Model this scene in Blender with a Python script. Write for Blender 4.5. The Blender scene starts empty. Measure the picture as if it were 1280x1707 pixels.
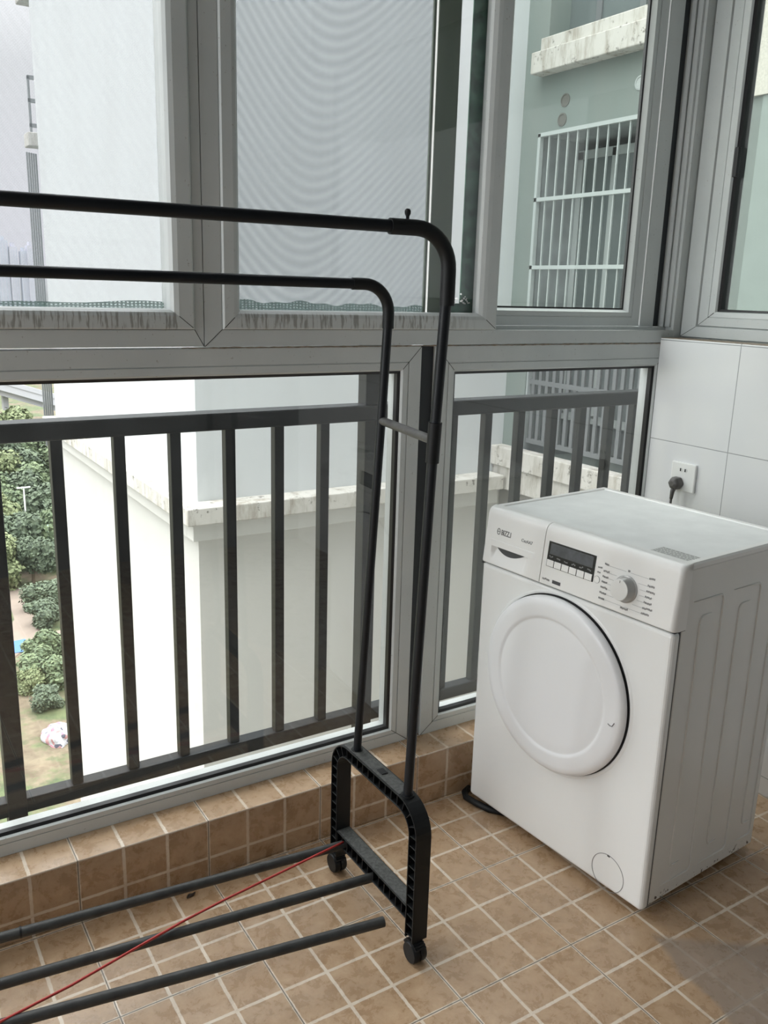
import bpy, bmesh, math, random
from mathutils import Vector, Matrix
random.seed(7)
sc = bpy.context.scene
PI = math.pi

# ------------------------------------------------------------------ camera
cd = bpy.data.cameras.new('camera'); cam = bpy.data.objects.new('camera', cd)
sc.collection.objects.link(cam); sc.camera = cam
RT = Vector((0.8478454, -0.5294701, 0.0286280)); UP = Vector((0.1076702, 0.2247762, 0.9684435)); FW = Vector((0.5191967, 0.8180080, -0.2475836))
CP = Vector((-1.2365524, -1.4305551, 1.3813816))
cam.matrix_world = Matrix(((RT.x, UP.x, -FW.x, CP.x), (RT.y, UP.y, -FW.y, CP.y), (RT.z, UP.z, -FW.z, CP.z), (0, 0, 0, 1)))
cd.sensor_fit = 'VERTICAL'; cd.sensor_height = 36.0
cd.lens = 1448.913 / 1707 * 36.0
cd.clip_start = 0.02; cd.clip_end = 3000

# ------------------------------------------------------------------ light
SKY = 0.92
SUN = 1.2
w = bpy.data.worlds.new('overcast_sky'); sc.world = w; w.use_nodes = True
nt = w.node_tree; nt.nodes.clear()
tc = nt.nodes.new('ShaderNodeTexCoord'); sx = nt.nodes.new('ShaderNodeSeparateXYZ')
nt.links.new(tc.outputs['Generated'], sx.inputs[0])
rp = nt.nodes.new('ShaderNodeValToRGB')
rp.color_ramp.elements[0].position = 0.0; rp.color_ramp.elements[0].color = (0.30, 0.31, 0.31, 1)
rp.color_ramp.elements[1].position = 1.0; rp.color_ramp.elements[1].color = (8.0, 8.0, 8.05, 1)
e = rp.color_ramp.elements.new(0.49); e.color = (0.55, 0.56, 0.55, 1)
e = rp.color_ramp.elements.new(0.505); e.color = (0.92, 0.90, 0.98, 1)
e = rp.color_ramp.elements.new(0.60); e.color = (0.98, 0.98, 1.01, 1)
e = rp.color_ramp.elements.new(0.75); e.color = (2.7, 2.7, 2.73, 1)
mp = nt.nodes.new('ShaderNodeMapRange'); mp.inputs[1].default_value = -1; mp.inputs[2].default_value = 1
nt.links.new(sx.outputs[2], mp.inputs[0]); nt.links.new(mp.outputs[0], rp.inputs[0])
bg = nt.nodes.new('ShaderNodeBackground'); bg.inputs[1].default_value = SKY
nt.links.new(rp.outputs[0], bg.inputs[0])
wo = nt.nodes.new('ShaderNodeOutputWorld'); nt.links.new(bg.outputs[0], wo.inputs[0])

def sun_light():
    l = bpy.data.lights.new('veiled_sun', 'SUN'); l.energy = SUN; l.angle = math.radians(75); l.color = (1.0, 0.985, 0.96)
    o = bpy.data.objects.new('veiled_sun', l); sc.collection.objects.link(o)
    d = Vector((0.64, -0.52, -0.56)).normalized()          # direction the light travels
    o.rotation_euler = d.to_track_quat('-Z', 'Y').to_euler()
sun_light()
def area_light(name, loc, target, sx_, sy_, power, col):
    l = bpy.data.lights.new(name, 'AREA'); l.shape = 'RECTANGLE'; l.size = sx_; l.size_y = sy_; l.energy = power; l.color = col
    o = bpy.data.objects.new(name, l); sc.collection.objects.link(o); o.location = loc
    o.rotation_euler = (Vector(target) - Vector(loc)).to_track_quat('-Z', 'Y').to_euler()
area_light('added_fill_left_end', (-3.15, 0.10, 1.55), (0.5, 0.0, 0.7), 0.50, 1.9, 21, (0.94, 0.985, 1.0))  # added fill lamp at the unseen left end, brightens machine and tile wall

vs = sc.view_settings
vs.view_transform = 'Standard'; vs.look = 'None'; vs.gamma = 1.0; vs.exposure = 0.52; vs.use_curve_mapping = False
sc.cycles.max_bounces = 10; sc.cycles.transparent_max_bounces = 24; sc.cycles.glossy_bounces = 4; sc.cycles.use_denoising = True
sc.cycles.caustics_reflective = False; sc.cycles.caustics_refractive = False

# ------------------------------------------------------------------ node helpers
class NT:
    def __init__(s, name):
        s.m = bpy.data.materials.new(name); s.m.use_nodes = True; s.t = s.m.node_tree; s.t.nodes.clear()
        s.out = s.t.nodes.new('ShaderNodeOutputMaterial')
    def n(s, typ, ins=None, **kw):
        x = s.t.nodes.new('ShaderNode' + typ)
        for k, v in kw.items(): setattr(x, k, v)
        for k, v in (ins or {}).items(): s.set(x.inputs[k], v)
        return x
    def set(s, sock, v):
        if isinstance(v, bpy.types.NodeSocket): s.t.links.new(v, sock)
        elif isinstance(v, (tuple, list)) and len(v) == 3 and sock.type == 'RGBA': sock.default_value = (*v, 1)
        else: sock.default_value = v
    def math(s, op, a, b=0.0, c=0.0, clamp=False):
        x = s.n('Math', {0: a, 1: b, 2: c}, operation=op); x.use_clamp = clamp; return x.outputs[0]
    def pos(s):
        x = s.n('TexCoord'); return x.outputs['Object']
    def xyz(s, v=None):
        x = s.n('SeparateXYZ', {0: v or s.pos()}); return x.outputs
    def vec(s, a, b, c): return s.n('CombineXYZ', {0: a, 1: b, 2: c}).outputs[0]
    def mapr(s, v, a, b, c=0.0, d=1.0):
        return s.n('MapRange', {0: v, 1: a, 2: b, 3: c, 4: d}, clamp=True).outputs[0]
    def noise(s, scale, detail=3.0, rough=0.55, vec=None, dist=0.0):
        x = s.n('TexNoise', {'Scale': scale, 'Detail': detail, 'Roughness': rough, 'Distortion': dist, 'Vector': vec or s.pos()}); return x.outputs[0]
    def mixc(s, f, a, b):
        x = s.n('MixRGB', {0: f, 1: a, 2: b}); return x.outputs[0]
    def bump(s, h, strength=0.3, dist=0.002):
        return s.n('Bump', {'Height': h, 'Strength': strength, 'Distance': dist}).outputs[0]
    def bsdf(s, col, rough=0.5, normal=None, metal=0.0, spec=0.5, **kw):
        x = s.n('BsdfPrincipled', {'Base Color': col, 'Roughness': rough, 'Metallic': metal, 'Specular IOR Level': spec})
        if normal: s.set(x.inputs['Normal'], normal)
        for k, v in kw.items(): s.set(x.inputs[k], v)
        return x.outputs[0]
    def done(s, sh): s.t.links.new(sh, s.out.inputs[0]); return s.m

def plain(name, col, rough=0.5, metal=0.0, bump=0.0, bscale=200, var=0.0, vscale=8, spec=0.5):
    n = NT(name); c = col
    if var: c = n.mixc(n.mapr(n.noise(vscale, 4), 0.3, 0.7), tuple(x * (1 - var) for x in col), tuple(min(1, x * (1 + var)) for x in col))
    nm = n.bump(n.noise(bscale, 3), bump, 0.001) if bump else None
    return n.done(n.bsdf(c, rough, nm, metal, spec))

def tile_mat(name, ax, ay, off_a, off_b, shade_smear=False):
    n = NT(name); P = n.xyz(); c3 = P
    a = n.math('ADD', P[ax], -off_a); b = n.math('ADD', P[ay], -off_b)
    def dist(v, period):
        q = n.math('DIVIDE', v, period); q = n.math('ADD', q, 0.5); q = n.math('FRACT', q); q = n.math('SUBTRACT', q, 0.5)
        return n.math('MULTIPLY', n.math('ABSOLUTE', q), period)
    wob = n.math('MULTIPLY', n.math('SUBTRACT', n.noise(60, 2), 0.5), 0.003)
    a1 = n.math('ADD', a, wob); b1 = n.math('ADD', b, wob)
    d1 = n.math('MINIMUM', dist(a1, 0.1), dist(b1, 0.1)); d3 = n.math('MINIMUM', dist(a, 0.3), dist(b, 0.3))
    light = n.mapr(d1, 0.0028, 0.0042, 1, 0); dark = n.mapr(d3, 0.0009, 0.0015, 1, 0)
    n1 = n.noise(24, 9, 0.72, dist=0.35); n2 = n.noise(85, 6, 0.7, dist=0.6)
    n3 = n.noise(3.3, 2, 0.5)
    col = n.mixc(n.mapr(n1, 0.36, 0.66), (0.342, 0.214, 0.118), (0.500, 0.346, 0.212))
    col = n.mixc(n.mapr(n2, 0.54, 0.70, 0, 0.45), col, (0.34, 0.20, 0.11))
    col = n.mixc(n.mapr(n3, 0.35, 0.65, 0.0, 0.16), col, (0.40, 0.29, 0.19))
    lf = n.math('MULTIPLY', light, n.mapr(n.noise(9, 3), 0.3, 0.6, 0.55, 0.92))
    col = n.mixc(lf, col, (0.72, 0.63, 0.52))
    df = n.math('MULTIPLY', dark, 0.85)
    if shade_smear:   # machine's floor shadow painted into the colour as a grey-brown smear hiding joints
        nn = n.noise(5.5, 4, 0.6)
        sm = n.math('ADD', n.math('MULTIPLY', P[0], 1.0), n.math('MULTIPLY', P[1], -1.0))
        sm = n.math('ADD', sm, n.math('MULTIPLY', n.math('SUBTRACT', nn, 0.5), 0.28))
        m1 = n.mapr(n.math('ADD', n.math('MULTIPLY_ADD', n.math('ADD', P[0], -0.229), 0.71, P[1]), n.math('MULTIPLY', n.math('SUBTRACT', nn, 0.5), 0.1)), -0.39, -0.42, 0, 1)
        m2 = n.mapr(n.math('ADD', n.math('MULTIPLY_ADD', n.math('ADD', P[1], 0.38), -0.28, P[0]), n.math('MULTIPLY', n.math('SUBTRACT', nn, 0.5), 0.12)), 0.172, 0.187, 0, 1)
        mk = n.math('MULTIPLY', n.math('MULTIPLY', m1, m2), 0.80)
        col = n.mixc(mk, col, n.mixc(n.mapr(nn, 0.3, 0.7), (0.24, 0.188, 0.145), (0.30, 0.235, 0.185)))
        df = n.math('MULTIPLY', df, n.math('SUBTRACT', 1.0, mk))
    col = n.mixc(df, col, (0.07, 0.06, 0.05))
    hb = n.math('ADD', n.math('MULTIPLY', n2, 0.6), n.math('MULTIPLY', d3, 0.0))
    hb = n.math('SUBTRACT', hb, n.math('MULTIPLY', dark, 1.5)); hb = n.math('SUBTRACT', hb, n.math('MULTIPLY', light, 0.3))
    nm = n.bump(hb, 0.35, 0.0012)
    return n.done(n.bsdf(col, n.mapr(n1, 0.3, 0.7, 0.20, 0.38), nm, spec=0.7))

def glass_mat(name, tint, dirt=0.04, refl=1.0):
    n = NT(name)
    tr = n.n('BsdfTransparent', {0: tint}).outputs[0]
    gl = n.n('BsdfGlossy', {'Color': (1, 1, 1), 'Roughness': 0.0}).outputs[0]
    bf = n.n('NewGeometry').outputs['Backfacing']; ior = n.math('ADD', 1.45, n.math('MULTIPLY', bf, 1 / 1.45 - 1.45)); fr = n.n('Fresnel', {'IOR': ior}).outputs[0]
    s1 = n.n('MixShader', {0: n.math('MULTIPLY', fr, refl, clamp=True), 1: tr, 2: gl}).outputs[0]
    df = n.n('BsdfTranslucent', {0: (0.75, 0.77, 0.76)}).outputs[0]
    sp = n.mapr(n.noise(75, 2, 0.5), 0.735, 0.76, 0, 0.5)
    st = n.mapr(n.noise(5, 5, 0.6), 0.35, 0.8, dirt * 0.4, dirt * 1.8)
    s2 = n.n('MixShader', {0: n.math('ADD', st, n.math('MULTIPLY', sp, dirt * 6), clamp=True), 1: s1, 2: df}).outputs[0]
    return n.done(s2)

def screen_mat(name, amp, dens):
    n = NT(name); P = n.xyz()
    xc = n.math('ADD', n.math('MULTIPLY', n.math('SUBTRACT', P[2], 1.35), 0.15), -0.31)
    dx = n.math('SUBTRACT', P[0], xc)
    r = n.math('SQRT', n.math('ADD', n.math('MULTIPLY', dx, dx), 0.014))
    ph = n.math('SUBTRACT', P[2], n.math('MULTIPLY', r, 1.35))
    ph = n.math('ADD', ph, n.math('MULTIPLY', n.noise(3, 1), 0.006))
    wv = n.math('SINE', n.math('MULTIPLY', ph, 2 * PI / 0.027))
    fade = n.mapr(n.math('ABSOLUTE', dx), 0.10, 0.36, 1.0, 0.35)
    wv = n.math('MULTIPLY', n.math('MULTIPLY', wv, fade), amp)
    gx = n.math('SINE', n.math('MULTIPLY', P[0], 2 * PI / 0.0056)); gz = n.math('SINE', n.math('MULTIPLY', P[2], 2 * PI / 0.0056))
    gr = n.math('MULTIPLY', n.math('MULTIPLY', gx, gz), 0.012)
    f = n.math('ADD', n.math('ADD', wv, gr), dens, clamp=True)
    tr = n.n('BsdfTransparent', {0: (1, 1, 1)}).outputs[0]
    df = n.n('BsdfDiffuse', {0: (0.20, 0.225, 0.245)}).outputs[0]; tl = n.n('BsdfTranslucent', {0: (0.25, 0.28, 0.305)}).outputs[0]
    m = n.n('MixShader', {0: 0.6, 1: df, 2: tl}).outputs[0]
    return n.done(n.n('MixShader', {0: f, 1: tr, 2: m}).outputs[0])

def frame_mat(name):    # white powder-coated aluminium with grime; drip marks dried along the lower beads
    n = NT(name); P = n.xyz()
    base = n.mixc(n.mapr(n.noise(4, 5, 0.6), 0.35, 0.75), (0.54, 0.57, 0.565), (0.61, 0.635, 0.625))
    base = n.mixc(n.mapr(n.noise(140, 2), 0.70, 0.76, 0, 0.5), base, (0.20, 0.17, 0.13))
    v = n.vec(n.math('MULTIPLY', P[0], 1.0), 0.0, n.math('MULTIPLY', P[2], 0.10))
    st = n.mapr(n.noise(165, 3, 0.6, vec=v), 0.50, 0.58)
    zz = n.math('ADD', P[2], n.math('MULTIPLY', n.math('SUBTRACT', n.noise(130, 2, vec=v), 0.5), 0.02))
    msk = n.math('MULTIPLY', n.mapr(zz, 1.287, 1.293, 0, 1), n.mapr(P[2], 1.319, 1.325, 1, 0))
    gap = n.math('MULTIPLY', n.mapr(P[0], -0.605, -0.60, 0, 1), n.mapr(P[0], -0.475, -0.47, 1, 0)); msk = n.math('MULTIPLY', msk, n.math('SUBTRACT', 1.0, gap))
    msk = n.math('MULTIPLY', msk, n.mapr(P[0], 0.05, 0.17, 0.62, 0.12)); msk = n.math('MULTIPLY', msk, n.mapr(P[0], 0.18, 0.20, 1, 0))
    base = n.mixc(n.math('MULTIPLY', st, msk), base, (0.155, 0.14, 0.115))
    return n.done(n.bsdf(base, 0.38, n.bump(n.noise(300, 2), 0.05, 0.0005)))

def facade_mat(name, top, bot, zsplit, streak=0.12):
    n = NT(name); P = n.xyz()
    v = n.vec(P[0], P[1], n.math('MULTIPLY', P[2], 0.12))
    s = n.mapr(n.noise(2.2, 5, 0.6, vec=v), 0.45, 0.75, 0, streak)
    c = n.mixc(n.mapr(P[2], zsplit - 0.02, zsplit + 0.02), bot, top)
    c = n.mixc(s, c, (0.32, 0.305, 0.275)); c = n.mixc(n.mapr(n.noise(1.1, 4), 0.4, 0.7, 0, 0.08), c, (0.36, 0.37, 0.365))
    return n.done(n.bsdf(c, 0.8, n.bump(n.noise(60, 3), 0.15, 0.003)))

def ledge_mat(name):
    n = NT(name); P = n.xyz()
    v = n.vec(P[0], P[1], n.math('MULTIPLY', P[2], 0.25))
    s = n.mapr(n.noise(9, 6, 0.7, vec=v), 0.48, 0.66, 0, 0.8)
    b = n.mapr(n.noise(11, 7, 0.75), 0.575, 0.64, 0, 0.85)
    c = n.mixc(s, (0.54, 0.525, 0.485), (0.29, 0.26, 0.21)); c = n.mixc(b, c, (0.11, 0.105, 0.085))
    return n.done(n.bsdf(c, 0.85, n.bump(n.noise(40, 4), 0.3, 0.004)))

M = {}
M['floor'] = tile_mat('floor_tile', 0, 1, 0, 0, shade_smear=True)
M['curb_front'] = tile_mat('curb_tile_front', 0, 2, 0, 0.152)
M['curb_top'] = tile_mat('curb_tile_top', 0, 1, 0, 0.306)
M['frame'] = frame_mat('white_aluminium')
M['gasket'] = plain('black_rubber', (0.012, 0.012, 0.013), 0.45)
M['cavity'] = plain('dark_gap', (0.035, 0.04, 0.045), 0.7)
M['glass_low'] = glass_mat('clear_glass', (0.95, 0.965, 0.96), 0.007, 1.15)
M['glass_up'] = glass_mat('green_tinted_glass', (0.925, 0.955, 0.94), 0.012, 0.5)
M['glass_left'] = glass_mat('upper_clear_glass', (0.985, 0.99, 0.99), 0.012, 0.5)
M['screen_rings'] = screen_mat('insect_mesh_rippled', 0.052, 0.41)
M['screen_plain'] = screen_mat('insect_mesh', 0.012, 0.32)
M['dark_green'] = plain('dark_green_frame', (0.045, 0.12, 0.085), 0.45, var=0.5, vscale=30)
M['olive'] = plain('shaded_olive_aluminium', (0.12, 0.155, 0.115), 0.45)
def strip_mat():
    n = NT('white_translucent'); a = n.n('BsdfTranslucent', {0: (0.95, 0.95, 0.95)}).outputs[0]; b = n.n('BsdfDiffuse', {0: (0.85, 0.85, 0.84)}).outputs[0]
    return n.done(n.n('MixShader', {0: 0.3, 1: a, 2: b}).outputs[0])
M['white_strip'] = strip_mat()
def net_mat():
    n = NT('green_netting'); P = n.xyz()
    f = lambda v, p: n.mapr(n.math('SINE', n.math('MULTIPLY', v, 2 * PI / p)), -0.2, 0.3, 0, 1)
    q = n.vec(P[0], 0.0, P[2]); wz = n.math('ADD', P[2], n.math('MULTIPLY', n.noise(25, 2, vec=q), 0.01))
    k = n.math('MAXIMUM', f(P[0], .0085), f(wz, .0055))
    k = n.math('MULTIPLY_ADD', k, 0.42, 0.20)
    tr = n.n('BsdfTransparent', {0: (1, 1, 1)}).outputs[0]
    df = n.n('MixShader', {0: 0.5, 1: n.n('BsdfDiffuse', {0: (0.13, 0.21, 0.19)}).outputs[0], 2: n.n('BsdfTranslucent', {0: (0.16, 0.27, 0.24)}).outputs[0]}).outputs[0]
    return n.done(n.n('MixShader', {0: k, 1: tr, 2: df}).outputs[0])
M['green_net'] = net_mat()
M['caulk'] = plain('old_sealant', (0.27, 0.22, 0.17), 0.8, var=0.4, vscale=60)
M['black_steel'] = plain('black_painted_steel', (0.008, 0.010, 0.013), 0.40, bump=0.1, bscale=400, var=0.25, vscale=12, spec=0.3)
M['dusty_steel'] = plain('dusty_black_steel', (0.030, 0.031, 0.030), 0.55, bump=0.15, bscale=300, var=0.35, vscale=40)
M['grey_tube'] = plain('scuffed_grey_tube', (0.085, 0.085, 0.082), 0.45, bump=0.3, bscale=120, var=0.4, vscale=30)
M['black_plastic'] = plain('black_plastic', (0.007, 0.008, 0.009), 0.5, bump=0.12, bscale=250, spec=0.3)
M['rough_plastic'] = plain('dusty_black_plastic', (0.065, 0.067, 0.064), 0.7, bump=0.5, bscale=260, var=0.45, vscale=160)
M['rail'] = plain('charcoal_railing_paint', (0.005, 0.0065, 0.008), 0.45, bump=0.15, bscale=220, var=0.35, vscale=18, spec=0.35)
M['white_enamel'] = plain('white_enamel', (0.80, 0.81, 0.80), 0.22, var=0.02, vscale=3)
M['white_plastic'] = plain('white_plastic', (0.80, 0.80, 0.78), 0.32)
M['top_plate'] = plain('dusty_white_top', (0.78, 0.795, 0.785), 0.42, var=0.05, vscale=14)
M['door_white'] = plain('door_white_plastic', (0.78, 0.79, 0.80), 0.28)
M['grey_mark'] = plain('grey_print', (0.20, 0.20, 0.20), 0.6)
M['dark_print'] = plain('dark_print', (0.055, 0.055, 0.06), 0.5)
M['light_print'] = plain('light_grey_line', (0.45, 0.46, 0.46), 0.5)
M['label'] = plain('paper_label', (0.58, 0.59, 0.57), 0.6, var=0.08, vscale=200)
M['lcd_frame'] = plain('display_black', (0.012, 0.012, 0.013), 0.2)
M['lcd'] = plain('lcd_grey', (0.085, 0.09, 0.10), 0.15, var=0.2, vscale=60)
M['knob'] = plain('knob_grey_white', (0.72, 0.72, 0.70), 0.3)
M['knob_side'] = plain('knob_silver', (0.42, 0.42, 0.41), 0.3, metal=0.4)
M['red'] = plain('red_cord', (0.42, 0.035, 0.03), 0.5)
M['plug'] = plain('grey_plug_rubber', (0.10, 0.095, 0.09), 0.5)
M['socket'] = plain('socket_white', (0.83, 0.84, 0.82), 0.3)
M['slot_shadow'] = plain('slot_shade_grey', (0.06, 0.062, 0.06), 0.6)
M['joint_grey'] = plain('joint_grey', (0.10, 0.10, 0.10), 0.7)
M['hole'] = plain('hole_black', (0.02, 0.02, 0.02), 0.8)
M['leaf'] = plain('dry_leaf', (0.05, 0.035, 0.025), 0.8)
M['paint'] = plain('grey_wall_paint', (0.17, 0.175, 0.18), 0.8, bump=0.1, bscale=80)

def side_mat():
    n = NT('enamel_side_rusty'); P = n.xyz()
    c = n.mixc(n.mapr(n.noise(3, 4), 0.35, 0.7), (0.70, 0.705, 0.68), (0.76, 0.765, 0.74))
    r = n.math('MULTIPLY', n.mapr(n.noise(70, 3, 0.6), 0.60, 0.63), n.mapr(n.math('ADD', P[2], n.math('MULTIPLY', n.noise(10, 2), 0.03)), 0.050, 0.066, 1, 0))
    r2 = n.mapr(n.noise(120, 2), 0.77, 0.79, 0, 0.6)
    c = n.mixc(r2, c, (0.2, 0.19, 0.16)); c = n.mixc(r, c, (0.045, 0.03, 0.022))
    return n.done(n.bsdf(c, 0.3))
M['side'] = side_mat()
def wall_tile_mat():
    n = NT('white_wall_tile'); P = n.xyz()
    def dist(v, off, per):
        q = n.math('DIVIDE', n.math('ADD', v, -off), per); q = n.math('FRACT', n.math('ADD', q, 0.5)); q = n.math('ABSOLUTE', n.math('SUBTRACT', q, 0.5))
        return n.math('MULTIPLY', q, per)
    d = n.math('MINIMUM', dist(P[1], 0.118, 0.3), dist(P[2], 0.9585, 0.3005))
    j = n.mapr(d, 0.0009, 0.0016, 1, 0)
    c = n.mixc(n.mapr(n.noise(3, 3), 0.3, 0.7), (0.74, 0.755, 0.77), (0.80, 0.81, 0.81))
    c = n.mixc(j, c, (0.36, 0.37, 0.38))
    return n.done(n.bsdf(c, 0.12, n.bump(n.math('SUBTRACT', n.math('MULTIPLY', n.noise(2.2, 2), 0.6), j), 0.35, 0.002)))
M['wall_tile'] = wall_tile_mat()
M['facade'] = facade_mat('neighbour_facade', (0.58, 0.605, 0.615), (0.57, 0.565, 0.535), -0.30)
M['wing'] = facade_mat('wing_facade', (0.185, 0.225, 0.208), (0.30, 0.293, 0.27), -0.30, 0.18)
M['ledge'] = ledge_mat('stained_ledge')
M['stucco'] = plain('rough_beige_stucco', (0.52, 0.50, 0.44), 0.9, bump=0.9, bscale=45, var=0.12, vscale=70)
M['greywall'] = plain('grey_green_wall', (0.16, 0.19, 0.175), 0.8, bump=0.3, bscale=60, var=0.06)
M['greywall_pale'] = plain('pale_grey_green_wall', (0.24, 0.285, 0.265), 0.8, bump=0.2, bscale=60, var=0.05)
M['recess'] = plain('loggia_grey', (0.30, 0.33, 0.33), 0.6, var=0.3, vscale=3)
M['darkglass'] = plain('dark_window_glass', (0.13, 0.155, 0.155), 0.12)
M['alu'] = plain('pale_grille_metal', (0.42, 0.46, 0.45), 0.4)
M['slategrey'] = plain('slate_grille_metal', (0.15, 0.16, 0.165), 0.5)
M['hole_rim'] = plain('vent_grey', (0.12, 0.12, 0.105), 0.7)
def leaf_mat(nm, a, b):
    n = NT(nm); c = n.mixc(n.mapr(n.noise(1.3, 5, 0.65), 0.35, 0.65), a, b)
    return n.done(n.bsdf(c, 0.75))
M['leaf_dark'] = leaf_mat('foliage_deep_green', (0.0421, 0.0624, 0.0390), (0.0920, 0.1232, 0.0702))
M['leaf_mid'] = leaf_mat('foliage_green', (0.0577, 0.0874, 0.0445), (0.1287, 0.1677, 0.0819))
M['leaf_pale'] = leaf_mat('foliage_yellow_green', (0.0858, 0.1131, 0.0468), (0.1716, 0.1989, 0.0936))
M['bark'] = plain('bark', (0.12, 0.09, 0.06), 0.9)
def ground_mat():
    n = NT('park_ground')
    g = n.mixc(n.mapr(n.noise(0.9, 8, 0.75), 0.38, 0.62), (0.0385, 0.0574, 0.0238), (0.0945, 0.1120, 0.0476))
    d = n.mixc(n.mapr(n.noise(0.7, 6, 0.7), 0.35, 0.65), (0.0805, 0.0595, 0.0385), (0.1505, 0.1225, 0.0805))
    c = n.mixc(n.mapr(n.noise(0.22, 6, 0.7), 0.46, 0.56), g, d)
    return n.done(n.bsdf(c, 0.95))
M['ground'] = ground_mat()
M['path'] = plain('pale_earth_path', (0.1794, 0.1443, 0.1170), 0.9, var=0.12, vscale=0.6)
M['tarp'] = plain('blue_tarp', (0.035, 0.13, 0.36), 0.5)
def rub():
    n = NT('mixed_cloth'); v = n.n('TexVoronoi', {'Scale': 3.6, 'Vector': n.pos()})
    r = n.n('ValToRGB', {0: n.n('SeparateXYZ', {0: v.outputs['Color']}).outputs[0]}); cr = r.color_ramp; cr.interpolation = 'CONSTANT'
    cr.elements[0].color = (0.33, 0.33, 0.345, 1); cr.elements[1].position = 0.45; cr.elements[1].color = (0.32, 0.14, 0.18, 1)
    for p_, c_ in ((0.6, (0.06, 0.06, 0.08, 1)), (0.72, (0.30, 0.31, 0.32, 1)), (0.9, (0.3, 0.16, 0.16, 1))):
        q = cr.elements.new(p_); q.color = c_
    return n.done(n.bsdf(r.outputs[0], 0.9))
M['cloth'] = rub()
M['lamp_white'] = plain('pole_white', (0.75, 0.78, 0.76), 0.5)
M['lamp_green'] = plain('pole_pale_green', (0.45, 0.58, 0.50), 0.5)
M['concrete'] = plain('pale_concrete', (0.46, 0.46, 0.49), 0.9, var=0.05, vscale=0.2)
M['tower_a'] = plain('hazy_lilac_tower', (0.52, 0.52, 0.60), 0.9, var=0.04, vscale=0.1)  # distance haze is mixed into both tower colours
M['tower_b'] = plain('hazy_blue_tower', (0.47, 0.50, 0.58), 0.9, var=0.04, vscale=0.1)

# ------------------------------------------------------------------ mesh helpers
def col(): return sc.collection
def link(name, bm, mats, parent=None, smooth=False, bevel=0.0, seg=2, loc=None, rot=None):
    bmesh.ops.remove_doubles(bm, verts=bm.verts, dist=1e-6)
    bmesh.ops.recalc_face_normals(bm, faces=bm.faces)
    me = bpy.data.meshes.new(name); bm.to_mesh(me); bm.free()
    for m in (mats if isinstance(mats, (list, tuple)) else [mats]): me.materials.append(M[m])
    o = bpy.data.objects.new(name, me); col().objects.link(o)
    if parent: o.parent = parent
    if loc: o.location = loc
    if rot: o.rotation_euler = rot
    if smooth:
        for f in me.polygons: f.use_smooth = True
        if smooth == 'auto':
            for f in me.polygons: f.use_smooth = True
            md = o.modifiers.new('edge_split', 'EDGE_SPLIT'); md.split_angle = math.radians(35)
    if bevel:
        b = o.modifiers.new('bevel', 'BEVEL'); b.width = bevel; b.segments = seg; b.limit_method = 'ANGLE'; b.angle_limit = math.radians(40)
    return o
def thing(name, label, cat, loc=(0, 0, 0), rotz=0.0, group=None):
    o = bpy.data.objects.new(name, None); col().objects.link(o); o.empty_display_size = 0.1
    o.location = loc; o.rotation_euler = (0, 0, rotz); o['label'] = label; o['category'] = cat
    if group: o['group'] = group
    return o
def tag(o, label, cat, group=None, kind=None):
    o['label'] = label; o['category'] = cat
    if group: o['group'] = group
    if kind: o['kind'] = kind
    return o
def struct(o): o['kind'] = 'structure'; return o
def sthing(name):
    o = bpy.data.objects.new(name, None); col().objects.link(o); o['kind'] = 'structure'; return o
def box(bm, x0, x1, y0, y1, z0, z1, mi=0):
    v = [bm.verts.new((x, y, z)) for x in (x0, x1) for y in (y0, y1) for z in (z0, z1)]
    for q in ((0, 1, 3, 2), (4, 6, 7, 5), (0, 4, 5, 1), (2, 3, 7, 6), (0, 2, 6, 4), (1, 5, 7, 3)):
        f = bm.faces.new([v[i] for i in q]); f.material_index = mi
def tube(bm, pts, r, seg=16, cap=True, rs=None):
    pts = [Vector(p) for p in pts]; rings = []; nrm = None
    for i, p in enumerate(pts):
        t = (pts[min(i + 1, len(pts) - 1)] - pts[max(i - 1, 0)]).normalized()
        if nrm is None: nrm = t.orthogonal().normalized()
        else: nrm = (nrm - t * nrm.dot(t)).normalized()
        bn = t.cross(nrm); rr = rs[i] if rs else r
        rings.append([bm.verts.new(p + (nrm * math.cos(2 * PI * k / seg) + bn * math.sin(2 * PI * k / seg)) * rr) for k in range(seg)])
    for a, b in zip(rings, rings[1:]):
        for k in range(seg): bm.faces.new((a[k], a[(k + 1) % seg], b[(k + 1) % seg], b[k]))
    if cap: bm.faces.new(rings[0][::-1]); bm.faces.new(rings[-1])
def lathe(bm, prof, seg=48, axis='z', c=(0, 0, 0), sgn=1, cap=True):
    rings = []
    for r, h in prof:
        ring = []
        for k in range(seg):
            a = 2 * PI * k / seg
            if axis == 'z': v = (c[0] + r * math.cos(a), c[1] + r * math.sin(a), c[2] + h)
            elif axis == 'y': v = (c[0] + r * math.cos(a), c[1] + sgn * h, c[2] + r * math.sin(a))
            else: v = (c[0] + sgn * h, c[1] + r * math.cos(a), c[2] + r * math.sin(a))
            ring.append(bm.verts.new(v))
        rings.append(ring)
    for a, b in zip(rings, rings[1:]):
        for k in range(seg): bm.faces.new((a[k], a[(k + 1) % seg], b[(k + 1) % seg], b[k]))
    if cap: bm.faces.new(rings[0]); bm.faces.new(rings[-1])
def grid(bm, rows):
    R = [[bm.verts.new(p) for p in row] for row in rows]
    for a, b in zip(R, R[1:]):
        for k in range(len(a) - 1): bm.faces.new((a[k], a[k + 1], b[k + 1], b[k]))
W = 0.402
def mw(u, v, d): return (u, W + d, v)             # window wall
def mr(u, v, d): return (0.985 + d, u, v)         # wall window at the machine's end
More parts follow.
